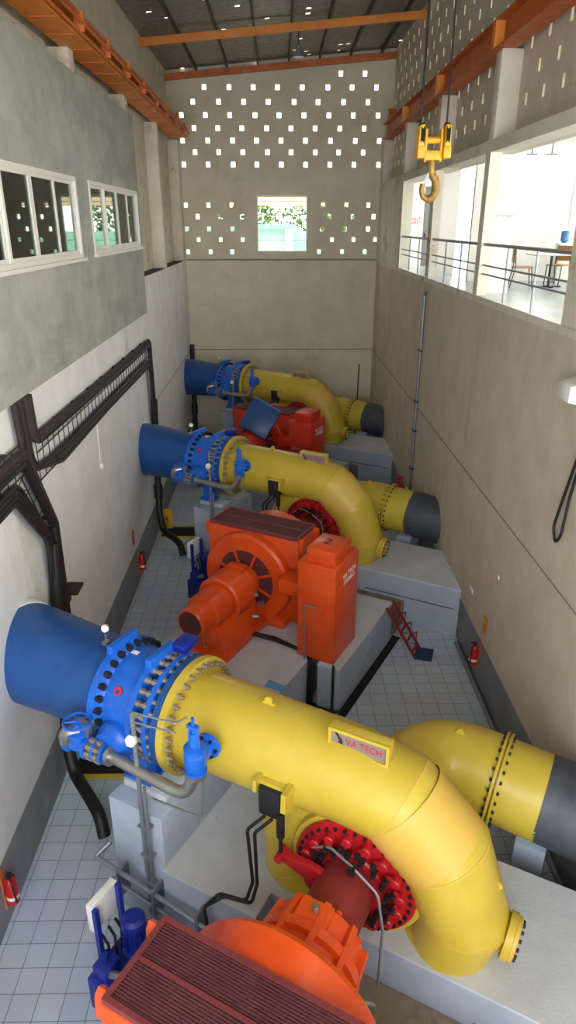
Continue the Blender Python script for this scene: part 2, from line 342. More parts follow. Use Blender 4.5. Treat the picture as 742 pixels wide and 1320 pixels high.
# control room box on the left wall
bw = [(8.9, 14.0, 8.42, 9.8), (14.95, 20.0, 8.44, 9.8)]
struct('wall_control_room', MB().panel('x', XL - .1, XL + .1, Y0, 20.3, 6.68, 11.58, bw).box(XL - .4, XL - .1, 20.1, 20.3, 6.68, 11.58), 'cement_render')
struct('wall_control_inner', MB().box(XL - .84, XL - .82, Y0, 20.3, 7.6, 11.58).box(XL - .82, XL - .1, Y0, 20.3, 7.55, 7.66), 'room_dark')
for i, (y0, y1, z0, z1) in enumerate(bw):
    f = MB(); xa, xb = XL + .02, XL + .125
    f.box(xa, xb, y0, y1, z1 - .07, z1).box(xa, xb, y0, y1, z0, z0 + .07).box(xa, xb, y0, y0 + .07, z0 + .07, z1 - .07).box(xa, xb, y1 - .07, y1, z0 + .07, z1 - .07).box(XL + .1, XL + .18, y0 - .05, y1 + .05, z0 - .06, z0)
    fr_ = struct('window_%d' % (i + 2), f, 'window_white')
    for k in range(4):
        a = y0 + .07 + (y1 - y0 - .14) * k / 4; b = y0 + .07 + (y1 - y0 - .14) * (k + 1) / 4; xx = XL + (.055 if k in (0, 3) else .085)
        sx = MB().box(xx - .02, xx + .02, a, a + .08, z0 + .07, z1 - .07).box(xx - .02, xx + .02, b - .08, b, z0 + .07, z1 - .07).box(xx - .02, xx + .02, a + .08, b - .08, z0 + .07, z0 + .13).box(xx - .02, xx + .02, a + .08, b - .08, z1 - .13, z1 - .07)
        s_ = part('sash', sx, 'window_white', fr_); part('pane', MB().box(xx - .004, xx + .004, a + .08, b - .08, z0 + .13, z1 - .13), 'window_glass', s_)
# roof
SL = .085
def rz(x): return 14.42 + (x + 4.2) * SL
bm = bmesh.new(); nx = 70; ys = [Y0 + .045 * i for i in range(int((YB + .4 - Y0) / .045))]
g = [[bm.verts.new((-4.7 + 9.6 * i / nx, y, rz(-4.7 + 9.6 * i / nx) + .018 * math.cos(j * math.pi / 2))) for i in range(nx + 1)] for j, y in enumerate(ys)]
for j in range(len(ys) - 1):
    for i in range(nx):
        if random.random() < .005 and ys[j] > 8: continue  # random faces left out, added so bright spots show on the sheet
        bm.faces.new((g[j][i], g[j][i + 1], g[j + 1][i + 1], g[j + 1][i]))
mb = MB(); mb.bm.free(); mb.bm = bm; struct('ceiling', mb, 'roof_sheet')
ORD = ['at the end wall', 'second from the end wall', 'third from the end wall', 'fourth from the end wall']
for k, y in enumerate((30.4, 25.0, 19.9, 14.9, 9.9, 4.9)):
    mb = MB(); zl, zr = rz(-4.2) - .38, rz(4.6) - .38; b = .1
    mb.prism([(-4.2, zl), (4.6, zr), (4.6, zr + .22), (-4.2, zl + .22)], 'y', y, y + .1)
    if k < 3: solo('roof_beam', mb, 'beam_orange' if k else 'beam_rust', 'orange steel roof beam spanning the hall, %s' % ORD[k], 'roof beam', (0, y, 14), 'orange roof beams')
    else: solo('roof_beam', mb, 'beam_orange', 'orange steel roof beam above the camera, out of frame', 'roof beam', (0, y, 14), 'orange roof beams')
NTH = ['first', 'second', 'third', 'fourth', 'fifth', 'sixth', 'seventh']
for k in range(7):
    x = -3.0 + k * 1.17; z = rz(x) - .16
    solo('purlin', MB().box(x - .03, x + .03, Y0, YB, z, z + .13), 'purlin_dark', 'dark roof purlin under the metal sheets, %s counted from the left wall' % NTH[k], 'purlin', (x, 20, z), 'dark roof purlins')
t = thing('high_bay_lamp', 'small bell-shaped lamp hanging from the second roof beam', 'lamp', (.72, 25.05, 14.2))
part('shade', MB().lathe((0, 0, -.42), (0, 0, 1), [(0, .2), (.08, .17), (.2, .07), (.3, .06)], 24), 'galvanised', t); part('rod', MB().cyl((0, 0, -.15), (0, 0, .3), .02, n=8), 'purlin_dark', t)
part('lens', MB().cyl((0, 0, -.43), (0, 0, -.40), .17, n=24), 'lens_white', t)
# crane rails
def ibeam(y0, y1, xa, xb, z0, h):
    m = MB(); c = (xa + xb) / 2
    m.box(xa, xb, y0, y1, z0, z0 + .03).box(xa, xb, y0, y1, z0 + h - .03, z0 + h).box(c - .015, c + .015, y0, y1, z0 + .03, z0 + h - .03)
    return m
t = thing('crane_rail_beam', 'long orange crane rail beam on top of the left wall columns', 'beam', (XL - .2, 20, 12)); b = (XL - .2, 20, 12)
part('girder', ibeam(Y0, 29.4, XL - .14, XL + .40, 12.0, .42), 'beam_orange', t, off=b)
for k in range(24): y = 3 + k * 1.1; part('seam_plate', MB().box(XL - .12, XL + .38, y, y + .03, 11.985, 12.0), 'beam_rust', t, off=b)
cr = MB().cyl((XL + .47, Y0, 12.3), (XL + .47, 29.5, 12.3), .035, n=8).cyl((XL + .53, Y0, 12.16), (XL + .53, 29.5, 12.16), .03, n=8).cyl((XL + .44, Y0, 12.06), (XL + .44, 29.4, 12.06), .03, n=8)
part('conductor_bar', cr, 'beam_rust', t, off=b)
for k in range(13): y = 4 + k * 2; part('bracket', MB().box(XL + .38, XL + .55, y, y + .05, 12.035, 12.34), 'beam_rust', t, off=b)
part('end_stop', MB().box(XL - .1, XL + .2, 28.9, 29.4, 12.42, 12.75, .02), 'beam_rust', t, off=b)
t = thing('crane_rail_beam', 'long orange crane rail beam on top of the right wall columns', 'beam', (XR + .2, 20, 12)); b = (XR + .2, 20, 12)
part('girder', ibeam(Y0, 29.6, XR - .12, XR + .26, 12.0, .5), 'beam_rust', t, off=b)
part('rail', MB().box(XR + .03, XR + .11, Y0, 29.6, 12.5, 12.58), 'beam_rust', t, off=b)
part('end_stop', MB().box(XR + .0, XR + .3, 29.1, 29.5, 12.58, 12.95, .02), 'beam_rust', t, off=b)
for y in (9.95, 14.95, 19.95, 24.95): part('stiffener', MB().box(XR - .13, XR + .05, y + .1, y + .3, 12.035, 12.465), 'beam_orange', t, off=b)
# outside, seen through the end window
struct('ground_outside', MB().box(-40, 40, YB + 1, 90, 4.8, 5), 'ground')
t = thing('outbuilding', 'pale green outbuilding with a flat roof edge outside the end window', 'building', (-1.5, 42, 5))
part('wall', MB().box(-6, 2.3, 0, .3, 0, 3.75), 'green_building', t); part('roof_slab', MB().box(-6.2, 2.6, -.5, 4, 3.75, 4.0), 'green_trim', t); part('column', MB().box(2.0, 2.45, -.2, .2, 0, 3.75), 'white_paint', t)
solo('boundary_wall', MB().box(1.0, 12, 46, 46.3, 5, 8.6), 'green_building', 'pale green boundary wall right of the outbuilding', 'wall', (5, 46, 5))
def tree(x, y, z, h, rad, label):
    t = thing('tree', label, 'tree', (x, y, z)); part('trunk', MB().sweep([(0, 0, 0), (.1, 0, h * .5), (0, .1, h * .8)], [.22, .16, .08], 10), 'bark', t)
    bm = bmesh.new()
    for i in range(1500):
        v = Vector((random.gauss(0, 1), random.gauss(0, 1), random.gauss(0, 1))).normalized() * rad * random.uniform(.55, 1) ; v.z = v.z * .75 + h * .85
        q = Matrix.Rotation(random.uniform(0, 6.28), 3, Vector((random.random(), random.random(), random.random() + .1)).normalized()); s = random.uniform(.12, .22)
        bm.faces.new([bm.verts.new(v + q @ Vector(c) * s) for c in ((-1, 0, 0), (0, -.5, .1), (1, 0, 0), (0, .5, .1))])
    mb = MB(); mb.bm.free(); mb.bm = bm; part('foliage', mb, 'leaf', t)
tree(-2.2, 50, 5, 5.2, 2.6, 'leafy tree behind the green outbuilding, left in the end window'); tree(3.2, 52, 5, 5.2, 2.8, 'leafy tree above the boundary wall, right in the end window')
t = thing('canopy_roof', 'cream sheet canopy edge across the top of the end window view', 'canopy', (0, 33.5, 10.05))
part('sheet', MB().box(-5, 5, 0, 2.4, .22, .26), 'canopy_cream', t)
for k in range(3): part('fascia_board', MB().box(-5, 5, -.03 - .01 * k, .02, -.28 + k * .18, -.12 + k * .18), 'canopy_cream', t)
part('edge_beam', MB().box(-5, 5, .02, .06, -.3, .24), 'beam_rust', t)
for k, x in enumerate((-4.9, 4.9)): part('post', MB().box(x - .06, x + .06, 0, .12, -5.05, 0), 'beam_rust', t)
# ------------------------------------------------------------------ turbine units: built once at the near row, then copied
AL = R(29); P0 = Vector((-3.8, 8.73, 0)); UX = Vector((math.cos(AL), -math.sin(AL), 0)); SX = Vector((math.sin(AL), math.cos(AL), 0)); DY = 10.03
WHERE = ['nearest the camera', 'in the middle row', 'in the farthest row']
UNIT = []
def uthing(name, label, cat, base, group=None):
    """label has {} for the row; base in unit coordinates (a along the penstock, s along the shaft, z)"""
    wp = P0 + UX * base[0] + SX * base[1] + Vector((0, 0, base[2]))
    o = thing(name, label.format(WHERE[0]), cat, wp, -AL, group); UNIT.append((o, label)); o['ub'] = tuple(base); return o
def up(name, mb, m, t, label=None):                # part of a unit thing, in unit coordinates
    r = t
    while r.parent: r = r.parent
    return part(name, mb, m, t, label, off=tuple(r['ub']))
def rootb(t):
    while t.parent: t = t.parent
    return Vector(t['ub'])
def bolts(name, t, mesh, c, axis, rad, n, start=0, skip=None):
    x, y, d = frame(axis); q = Vector((0, 0, 1)).rotation_difference(d).to_euler(); b = rootb(t)
    for k in range(n):
        a = start + 2 * math.pi * k / n
        if skip and skip(a): continue
        o = link(name, mesh, t, Vector(c) - b + (x * math.cos(a) + y * math.sin(a)) * rad); o.rotation_euler = q
AX = (1, 0, 0); SH = (0, 1, 0); ZP = 3.1; CA, CZ = 5.55, 2.0
b_black = MB().cyl((0, 0, -.03), (0, 0, .075), .048, n=12).mesh('bolt', 'bolt_black')
b_stud = MB().cyl((0, 0, -.12), (0, 0, .12), .028, n=8).cyl((0, 0, -.1), (0, 0, -.02), .046, n=6).cyl((0, 0, .03), (0, 0, .1), .046, n=6).mesh('stud', 'bolt_steel')
b_nut = MB().cyl((0, 0, -.02), (0, 0, .06), .04, n=6).cyl((0, 0, .06), (0, 0, .09), .022, n=8).mesh('bolt', 'bolt_steel')
b_small = MB().cyl((0, 0, -.01), (0, 0, .035), .022, n=8).mesh('bolt', 'bolt_black')
# foundations
stained('stained_concrete', (146, 134, 118), (126, 114, 98), (92, 80, 68), 2.5, lo=.5, hi=.7)
t = uthing('concrete_plinth', 'tall grey concrete plinth carrying the blue valve, {}', 'plinth', (2.5, 0, 0))
up('body', MB().box(2.22, 3.1, -.85, .75, 0, 2.05, .03), 'concrete_side', t); up('pad', MB().box(2.28, 2.98, -.6, .6, 2.05, 2.16, .02), 'concrete_top', t)
t = uthing('turbine_foundation', 'pale concrete block the yellow turbine is set into, {}', 'foundation', (5.5, 0, 0))
tf = MB().box(3.1, 4.5, -.9, 1.3, 0, 1.2).box(4.5, 8.75, -.52, 1.3, 0, 1.2)
tf.prism([(8.75, -.52), (9.48, -.52), (8.43, 1.3), (8.75, 1.3)], 'z', 0, 1.2)
up('body', tf, 'concrete_side', t); up('groove', MB().box(7.1, 9.3, -.528, -.52, .70, .72), 'purlin_dark', t)
tt = MB().box(3.1, 4.5, -.9, 1.3, 1.2, 1.24).box(4.5, 8.75, -.52, 1.3, 1.2, 1.24).prism([(8.75, -.52), (9.48, -.52), (8.43, 1.3), (8.75, 1.3)], 'z', 1.2, 1.24)
up('top_slab', tt, 'concrete_top', t, 'worn pale concrete top with dark spots')
t = uthing('generator_foundation', 'long low concrete block under the orange generator and cabinet, {}', 'foundation', (6.2, -3, 0))
up('body', MB().box(4.45, 7.4, -5.6, -1.4, 0, .99).box(7.4, 7.62, -3.6, -1.4, 0, .99).box(7.62, 8.1, -4.35, -1.4, 0, .99), 'concrete_side', t)
up('top_slab', MB().box(4.45, 7.4, -5.6, -1.4, .99, 1.02).box(7.4, 7.62, -3.6, -1.4, .99, 1.02).box(7.62, 8.1, -4.35, -1.4, .99, 1.02), 'concrete_top', t)
up('gutter_strip', MB().box(4.52, 8.1, -1.4, -.53, 0, .62), 'stained_concrete', t, 'lower brown stained strip along the turbine block')
# penstock
t = uthing('penstock_pipe', 'thick blue penstock pipe coming out of the left wall {}', 'pipe', (0, 0, ZP))
up('pipe', MB().sweep([(-.5, 0, ZP), (.25, 0, ZP), (1.15, 0, ZP), (1.9, 0, ZP)], [.73, .73, .68, .63], 64), 'blue_paint', t)
up('grout_collar', MB().sweep([(-.15, 0, ZP), (.0, 0, ZP)], [.755, .745], 48), 'white_paint', t)
# inlet valve
t = uthing('inlet_valve', 'bright blue flanged butterfly valve on the pipe {}', 'valve', (2.4, 0, 2.16))
body = MB().lathe((0, 0, ZP), AX, [(1.86, .6), (1.86, .7), (1.93, .76), (2.03, .76), (2.06, .70), (2.1, .66), (2.5, .66), (2.56, .76), (2.64, .76), (2.64, .6)], 64)
up('body', body, 'valve_blue', t)
up('flange', MB().ring((0, 0, ZP), AX, .6, .75, 2.8, 2.87, 64), 'valve_blue', t); up('sleeve', MB().lathe((0, 0, ZP), AX, [(2.6, .6), (3.02, .6)], 48), 'valve_blue', t)
up('flange', MB().ring((0, 0, ZP), AX, .6, .75, 2.93, 3.03, 64), 'blue_paint', t, 'darker blue counter flange')
for a0 in (1.9, 2.53):
    up('lifting_ear', MB().prism([(a0, ZP + .66), (a0 + .14, ZP + .66), (a0 + .12, ZP + .84), (a0 + .02, ZP + .84)], 'y', -.26, .26, .015), 'valve_blue', t)
tr_ = up('trunnion', MB().lathe((2.33, -.5, ZP - .2), (0, -1, 0), [(0, .27), (.22, .27), (.27, .25), (.3, .22), (.36, .2), (.38, .001)], 36), 'valve_blue', t)
up('trunnion', MB().lathe((2.3, .55, ZP - .12), (0, 1, 0), [(0, .34), (.25, .34), (.3, .28), (.34, .001)], 36), 'valve_blue', t)
for s0 in (-.5, .34): up('foot', MB().prism([(s0, 2.16), (s0 + .2, 2.16), (s0 + .16, 2.8), (s0 + .04, 2.8)], 'x', 2.32, 2.62).box(2.26, 2.7, s0 - .06, s0 + .26, 2.16, 2.21), 'valve_blue', t)
up('name_tag', MB().box(2.12, 2.22, -.03, .03, ZP + .655, ZP + .672), 'white_paint', t, 'small white name tag')
up('position_mark', MB().ring((2.3, -.52, ZP + .43), (0, -.78, .62), .03, .06, .0, .02, 20), 'ink_red', t, 'small pink oval mark')
up('indicator_cap', MB().box(2.62, 2.84, .18, .5, ZP + .72, ZP + .84, .02), 'oil_blue', t, 'dark blue cover on top of the flange')
bolts('bolt', t, b_black, (2.03, 0, ZP), AX, .71, 28); bolts('stud', t, b_stud, (2.72, 0, ZP), AX, .71, 30); bolts('stud', t, b_stud, (2.9, 0, ZP), AX, .70, 30, .1)
# bypass with two small valves
t = uthing('bypass_line', 'steel bypass pipe with two small blue valves under the pipe {}', 'pipe', (2.6, -.95, 2.85))
up('pipe', MB().sweep(fillet([(2.35, -.9, 2.85), (3.66, -1.0, 2.85), (3.78, -.95, 3.28)], .3), .075, 20), 'steel', t)
up('stub', MB().sweep([(1.98, -.55, 3.06), (1.95, -.92, 3.08)], .1, 20).lathe((1.96, -.86, 3.08), (0, -1, .05), [(0, .15), (.06, .15)], 24).sweep(fillet([(1.95, -.9, 3.08), (1.8, -1.02, 3.06), (1.75, -.98, 2.85)], .12), .085, 16), 'steel', t)
gv = up('gate_valve', MB().lathe((1.74, -.92, 2.85), AX, [(0, .15), (.05, .15), (.06, .1), (.13, .11), (.27, .11), (.3, .1), (.31, .15), (.36, .15)], 28).lathe((1.93, -.92, 2.85), (0, 0, 1), [(0, .09), (.16, .1), (.17, .14), (.21, .14), (.24, .07), (.34, .05)], 24), 'valve_blue', t)
hw = MB(); c = Vector((1.93, -.92, 3.20)); K = 32
hw.sweep([c + Vector((math.cos(2 * math.pi * k / K) * .17, math.sin(2 * math.pi * k / K) * .17, 0)) for k in range(K + 1)], .018, 10)
for k in range(5): hw.cyl(c, c + Vector((math.cos(k * 1.2566) * .17, math.sin(k * 1.2566) * .17, 0)), .014, n=8)
hw.cyl(c - Vector((0, 0, .12)), c + Vector((0, 0, .03)), .025, n=12); up('handwheel', hw, 'valve_blue', gv)
cp = up('coupling', MB().ring((0, -.9, 2.85), AX, .07, .14, 2.06, 2.1, 28).ring((0, -.9, 2.85), AX, .07, .14, 2.19, 2.23, 28).ring((0, -.9, 2.85), AX, .07, .14, 2.32, 2.36, 28).cyl((1.95, -.9, 2.85), (2.4, -.9, 2.85), .085, n=20), 'valve_blue', t)
bolts('stud', cp, b_stud, (2.21, -.9, 2.85), AX, .115, 8)
up('flange', MB().ring((0, -.9, 2.85), AX, .05, .13, 2.4, 2.45, 28), 'steel', t); up('flange', MB().ring((3.78, -.955, 3.2), (.05, .05, 1), .05, .13, 0, .05, 24), 'steel', t)
gv2 = up('globe_valve', MB().lathe((3.78, -.95, 3.24), (.0, .03, 1), [(0, .13), (.04, .13), (.05, .1), (.12, .13), (.26, .13), (.3, .09), (.31, .13), (.35, .13), (.38, .06), (.55, .05)], 28).lathe((3.78, -.92, 3.4), (0, 1, .05), [(0, .1), (.2, .1), (.21, .16), (.26, .16)], 24), 'valve_blue', t)
up('yoke', MB().bar((3.72, -.95, 3.6), (3.74, -.95, 3.88), .03, .03).bar((3.84, -.95, 3.6), (3.82, -.95, 3.88), .03, .03).box(3.71, 3.85, -.98, -.92, 3.86, 3.9).cyl((3.78, -.95, 3.6), (3.78, -.95, 4.0), .02, n=10), 'valve_blue', gv2)
bolts('bolt', gv2, b_small, (3.78, -.71, 3.41), (0, -1, 0), .125, 6)
# small instruments on the pipe
t = uthing('pressure_gauge', 'small round white pressure gauge on top of the blue pipe {}', 'gauge', (1.72, -.05, ZP + .62))
up('stem', MB().cyl((1.72, -.05, ZP + .6), (1.72, -.05, ZP + .84), .015, n=10).box(1.68, 1.76, -.1, 0, ZP + .68, ZP + .73), 'steel', t)
up('dial', MB().lathe((1.72, -.03, ZP + .92), (.15, -1, .35), [(0, .058), (.03, .058), (.035, .05)], 24), 'steel', t); up('face', MB().lathe((1.72, -.03, ZP + .92), (.15, -1, .35), [(.034, .048), (.038, .048)], 24), 'white_paint', t)
t = uthing('sensor_conduit', 'vertical galvanised conduit with a white junction box beside the valve {}', 'conduit', (2.88, -.92, 0))
up('conduit', MB().cyl((2.84, -.93, .3), (2.88, -.93, 3.72), .03, n=10).cyl((2.92, -.93, .3), (2.95, -.93, 2.6), .022, n=8), 'galvanised', t)
for z in (.9, 1.4, 1.9): up('clamp', MB().box(2.8, 2.98, -.97, -.86, z, z + .03), 'galvanised', t)
up('junction_box', MB().lathe((2.87, -.96, 3.32), (.1, -1, .5), [(0, .075), (.05, .075)], 6), 'switch_white', t)
up('frame_tube', MB().sweep(fillet([(2.88, -.93, 3.72), (3.45, -.85, 3.72), (3.5, -.7, 3.72)], .03), .012, 8).sweep([(2.88, -.93, 3.58), (3.45, -.85, 3.58)], .012, 8), 'galvanised', t)
t = uthing('drain_tube', 'thin bent steel drain tube below the small globe valve {}', 'tube', (3.9, -1, 2.3))
up('tube', MB().sweep(fillet([(3.82, -.85, 3.26), (3.82, -.95, 2.55), (3.1, -.95, 2.5)], .08), .014, 8), 'steel', t)
# the turbine: yellow spiral case, red head cover
t = uthing('turbine', 'yellow spiral turbine case with a round red head cover, {}', 'turbine', (CA, 0, 1.24))
up('inlet_flange', MB().ring((0, 0, ZP), AX, .55, .78, 3.05, 3.15, 64), 'yellow_paint', t)
bolts('bolt', t, b_nut, (3.15, 0, ZP), AX, .70, 32)
cp_ = [(3.05, 0, ZP), (4.72, 0, ZP), (5.36, 0, ZP), (5.9, 0, 3.02), (6.46, 0, 2.50), (6.76, 0, 1.72), (6.60, 0, 1.05), (6.12, 0, .72), (5.5, 0, .66), (4.92, 0, .9), (4.57, 0, 1.4), (4.50, 0, 1.95), (4.68, 0, 2.42), (5.05, 0, 2.68)]
cr_ = [.61, .575, .56, .555, .55, .52, .49, .46, .44, .42, .39, .36, .31, .26]
case = link('spiral_case', MB().sweep(cp_, cr_, 56).mesh('spiral_case', 'yellow_paint', tuple(t['ub']), 11), t)
for q in (1, 3, 4, 5, 6, 7, 9, 10):                                       # weld seams
    p = Vector(cp_[q]); d = (Vector(cp_[q + 1]) - p).normalized() + (p - Vector(cp_[q - 1])).normalized()
    up('weld_seam', MB().ring(p, d, cr_[q] - .03, cr_[q] + .004, -.008, .008, 56), 'yellow_worn', case)
fp = [Vector(cp_[3]).lerp(Vector(cp_[4]), .03), Vector(cp_[3]).lerp(Vector(cp_[4]), .97)]
up('faded_segment', MB().sweep(fp, [cr_[3] + .002, cr_[4] + .002], 56, False), 'yellow_worn', case, 'faded orange-yellow pipe segment at the bend')
up('stay_ring', MB().lathe((CA, 0, CZ), SH, [(-.36, .80), (-.36, .82), (-.3, .84), (.3, .84), (.36, .8)], 56), 'yellow_paint', t)
hc = up('head_cover', MB().lathe((CA, 0, CZ), SH, [(-.43, .01), (-.43, .74), (-.40, .76), (-.34, .76)], 64).lathe((CA, 0, CZ), SH, [(-.49, .01), (-.49, .39), (-.47, .41), (-.42, .41)], 56), 'cover_red', t, 'bright red round head cover')
bolts('bolt', hc, b_small, (CA, -.43, CZ), (0, -1, 0), .695, 36)
for k in range(16):                                                       # guide vane levers
    a = 2 * math.pi * (k + .3) / 16; C0 = Vector((CA, 0, CZ))
    def pol(rr, aa, ss): return C0 + Vector((math.cos(aa) * rr, ss, math.sin(aa) * rr))
    lv = up('vane_lever', MB().lathe(pol(.595, a, -.42), (0, -1, 0), [(0, .062), (.1, .062), (.115, .05)], 20).bar(pol(.6, a, -.5), pol(.51, a + .13, -.5), .085, .04, (0, 1, 0)), 'cover_red', hc)
    up('link', MB().bar(pol(.525, a + .12, -.535), pol(.44, a - .02, -.535), .05, .025, (0, 1, 0)).cyl(pol(.525, a + .12, -.5), pol(.525, a + .12, -.585), .033, n=12).cyl(pol(.44, a - .02, -.48), pol(.44, a - .02, -.585), .033, n=12), 'bolt_black', lv)
up('regulating_lever', MB().prism([(4.68, 2.17), (4.7, 2.24), (5.1, 2.24), (5.3, 2.2), (5.2, 1.98), (5.05, 2.02)], 'y', -.72, -.62, .012).cyl((4.74, -.78, 2.2), (4.74, -.58, 2.2), .055, n=16), 'cover_red', t, 'red lever arm pointing left')
sv = up('servomotor', MB().box(4.46, 4.74, -.72, -.5, 2.74, 3.12, .015), 'rubber_black', t, 'black box with a hanging rod')
up('rod', MB().cyl((4.74, -.7, 2.85), (4.74, -.7, 2.5), .05, n=14).cyl((4.74, -.7, 2.5), (4.74, -.7, 2.2), .025, n=10), 'rubber_black', sv)
up('bracket', MB().box(4.40, 4.86, -.66, -.42, 3.12, 3.17, .01).prism([(-.42, 3.2), (-.72, 3.2), (-.74, 3.05), (-.5, 2.9)], 'x', 4.40, 4.44).prism([(-.42, 3.2), (-.76, 3.2), (-.78, 2.95), (-.5, 2.75)], 'x', 4.78, 4.84), 'yellow_paint', t)
mh = up('manhole_nozzle', MB().lathe((6.75, 0, 1.69), (1, 0, -.12), [(0, .2), (.48, .2), (.49, .27), (.57, .27)], 36), 'yellow_paint', t)
up('manhole_cover', MB().lathe((7.32, 0, 1.622), (1, 0, -.12), [(0, .25), (.04, .25), (.05, .23)], 32), 'yellow_worn', mh); bolts('bolt', mh, b_small, (7.365, 0, 1.616), (1, 0, -.12), .205, 14)
for (a, z, ang) in ((4.2, ZP + .58, 0), (6.35, 3.0, 50), (7.02, 2.3, 80)):
    e = Vector((math.cos(R(ang)), 0, -math.sin(R(ang)))); nn = Vector((math.sin(R(ang)), 0, math.cos(R(ang)))); p = Vector((a, 0, z))
    mb = MB(); mb.bar(p - e * .08, p + e * .08, .03, .07, nn); mb.lathe(p + nn * .06 - Vector((0, .015, 0)), (0, 1, 0), [(0, .05), (.03, .05)], 16); up('lifting_lug', mb, 'yellow_paint', t)
for (a, s_, z) in ((6.72, -.42, 1.62), (6.3, -.5, 2.75)): up('boss', MB().ball((a, s_ + .03, z), .035), 'yellow_worn', t)
np_ = MB().box(5.08, 5.80, -.17, -.05, 3.55, 3.84, .008).box(5.08, 5.80, -.2, -.17, 3.80, 3.84).box(5.08, 5.80, -.2, -.17, 3.55, 3.585).box(5.08, 5.115, -.2, -.17, 3.585, 3.80).box(5.765, 5.80, -.2, -.17, 3.585, 3.80)
npo = up('nameplate_box', np_, 'yellow_paint', t)
up('plate', MB().box(5.115, 5.765, -.176, -.168, 3.585, 3.80), 'plate_grey', npo, 'grey plate with red lettering')
bb = Vector((CA, 0, 1.24)); text('lettering', 'VA TECH', .125, 'ink_red', npo, Vector((5.50, -.179, 3.69)) - bb, (R(90), 0, 0), wd=.85)
lg = MB().prism([(5.15, 3.78), (5.18, 3.78), (5.23, 3.70), (5.235, 3.74), (5.25, 3.64), (5.19, 3.66), (5.215, 3.68)], 'y', -.182, -.177); up('logo', lg, 'ink_black', npo)
# draft tube
t = uthing('draft_tube', 'yellow and black draft tube running into the right wall {}', 'pipe', (6.7, 2.15, 1.7))
dp = fillet([(CA, .3, 2.0), (CA, 2.15, 1.9), (7.3, 2.15, 1.75)], 1.25, 12)
up('elbow', MB().sweep(dp, [.5 + .1 * min(1, i / (len(dp) - 3)) for i in range(len(dp))], 48), 'yellow_paint', t)
fl = up('flange', MB().ring((6.62, 2.15, 1.8), (1, 0, -.08), .55, .665, 0, .035, 56), 'yellow_paint', t); up('flange', MB().ring((6.68, 2.15, 1.795), (1, 0, -.08), .55, .665, 0, .035, 56), 'yellow_paint', t)
bolts('bolt', fl, b_small, (6.62, 2.15, 1.8), (-1, 0, .08), .635, 28); bolts('bolt', fl, b_small, (6.715, 2.15, 1.79), (1, 0, -.08), .635, 28)
up('black_section', MB().sweep([(7.27, 2.15, 1.755), (8.6, 2.15, 1.64)], [.60, .62], 56), 'pipe_black', t, 'matt black pipe section entering the wall')
up('lifting_lug', MB().prism([(6.0, 2.42), (6.18, 2.42), (6.11, 2.52), (6.07, 2.52)], 'y', 2.05, 2.08), 'yellow_paint', t)
t = uthing('saddle_pier', 'blue-grey concrete saddle pier under the draft tube {}', 'pier', (7.2, 2.1, 0))
up('body', MB().prism([(1.75, 0), (2.55, 0), (2.55, 1.2), (2.45, 1.22), (2.3, 1.06), (2.0, 1.06), (1.85, 1.22), (1.75, 1.2)], 'x', 7.05, 7.45), 'concrete_side', t)
# shaft and generator
t = uthing('shaft_guard', 'dark red cylindrical shaft guard between turbine and generator, {}', 'guard', (5.5, -.8, 1.5))
up('shell', MB().lathe((5.52, 0, CZ - .02), SH, [(-1.25, .31), (-1.25, .34), (-.48, .34), (-.46, .31)], 48), 'maroon_guard', t)
up('sensor', MB().box(5.58, 5.66, -.72, -.62, CZ + .38, CZ + .47), 'bolt_black', t)
up('sensor_wire', MB().sweep(fillet([(5.05, -.52, 2.32), (5.3, -.55, 2.48), (5.62, -.66, 2.46), (5.95, -.72, 2.3), (6.06, -.8, 1.9), (6.08, -.9, 1.1)], .15), .016, 8), 'galvanised', t)
GA, GZ = 5.5, 1.97
t = uthing('generator', 'horizontal generator with a round fan shroud and exciter, {}', 'generator', (GA, -2.9, 1.02))
up('housing', MB().box(4.43, 6.64, -3.3, -2.4, 1.06, 2.99, .02), 'orange_paint', t)
up('barrel', MB().lathe((GA, 0, GZ), SH, [(-3.52, .66), (-3.55, .68), (-3.55, .98), (-3.5, 1.03), (-2.05, 1.05), (-1.98, 1.0), (-1.92, .62)], 72), 'orange_paint', t)
fg = up('fan_grille', MB().lathe((GA, 0, GZ), SH, [(-3.54, .05), (-3.54, .67), (-3.5, .67), (-3.5, .05)], 56), 'grille_maroon', t, 'dark red mesh disc with orange spokes')
for k in range(8):
    a = R(22 + 45 * k); up('spoke', MB().bar((GA + .2 * math.cos(a), -3.555, GZ + .2 * math.sin(a)), (GA + .68 * math.cos(a), -3.555, GZ + .68 * math.sin(a)), .05, .03, (0, 1, 0)), 'orange_paint', fg)
tg = up('top_grille', MB().box(4.45, 6.62, -3.28, -3.23, 2.99, 3.06).box(4.45, 6.62, -2.47, -2.42, 2.99, 3.06).box(4.45, 4.5, -3.23, -2.47, 2.99, 3.06).box(6.57, 6.62, -3.23, -2.47, 2.99, 3.06).box(4.5, 6.57, -2.87, -2.83, 3.0, 3.055), 'grille_frame', t, 'maroon mesh air outlet on top')
gm_ = MB()
for i in range(1, 70): x = 4.5 + 2.07 * i / 70; gm_.box(x - .011, x + .011, -3.24, -2.46, 3.022, 3.032)
for i in range(1, 27): s_ = -3.24 + .78 * i / 27; gm_.box(4.5, 6.57, s_ - .008, s_ + .008, 3.033, 3.042)
up('mesh', gm_, 'grille_maroon', tg); up('shade_backing', MB().box(4.5, 6.57, -3.23, -2.47, 2.992, 3.004), 'grille_dark', tg)  # dark plate under the mesh paints the shade of the open interior
for a in (4.40, 6.67):
    for s_ in (-3.2, -2.52): up('lifting_eye', MB().prism([(s_ - .08, 2.72), (s_ + .08, 2.72), (s_ + .06, 2.98), (s_, 3.04), (s_ - .06, 2.98)], 'x', a - .06, a + .06, .015), 'orange_paint', t)
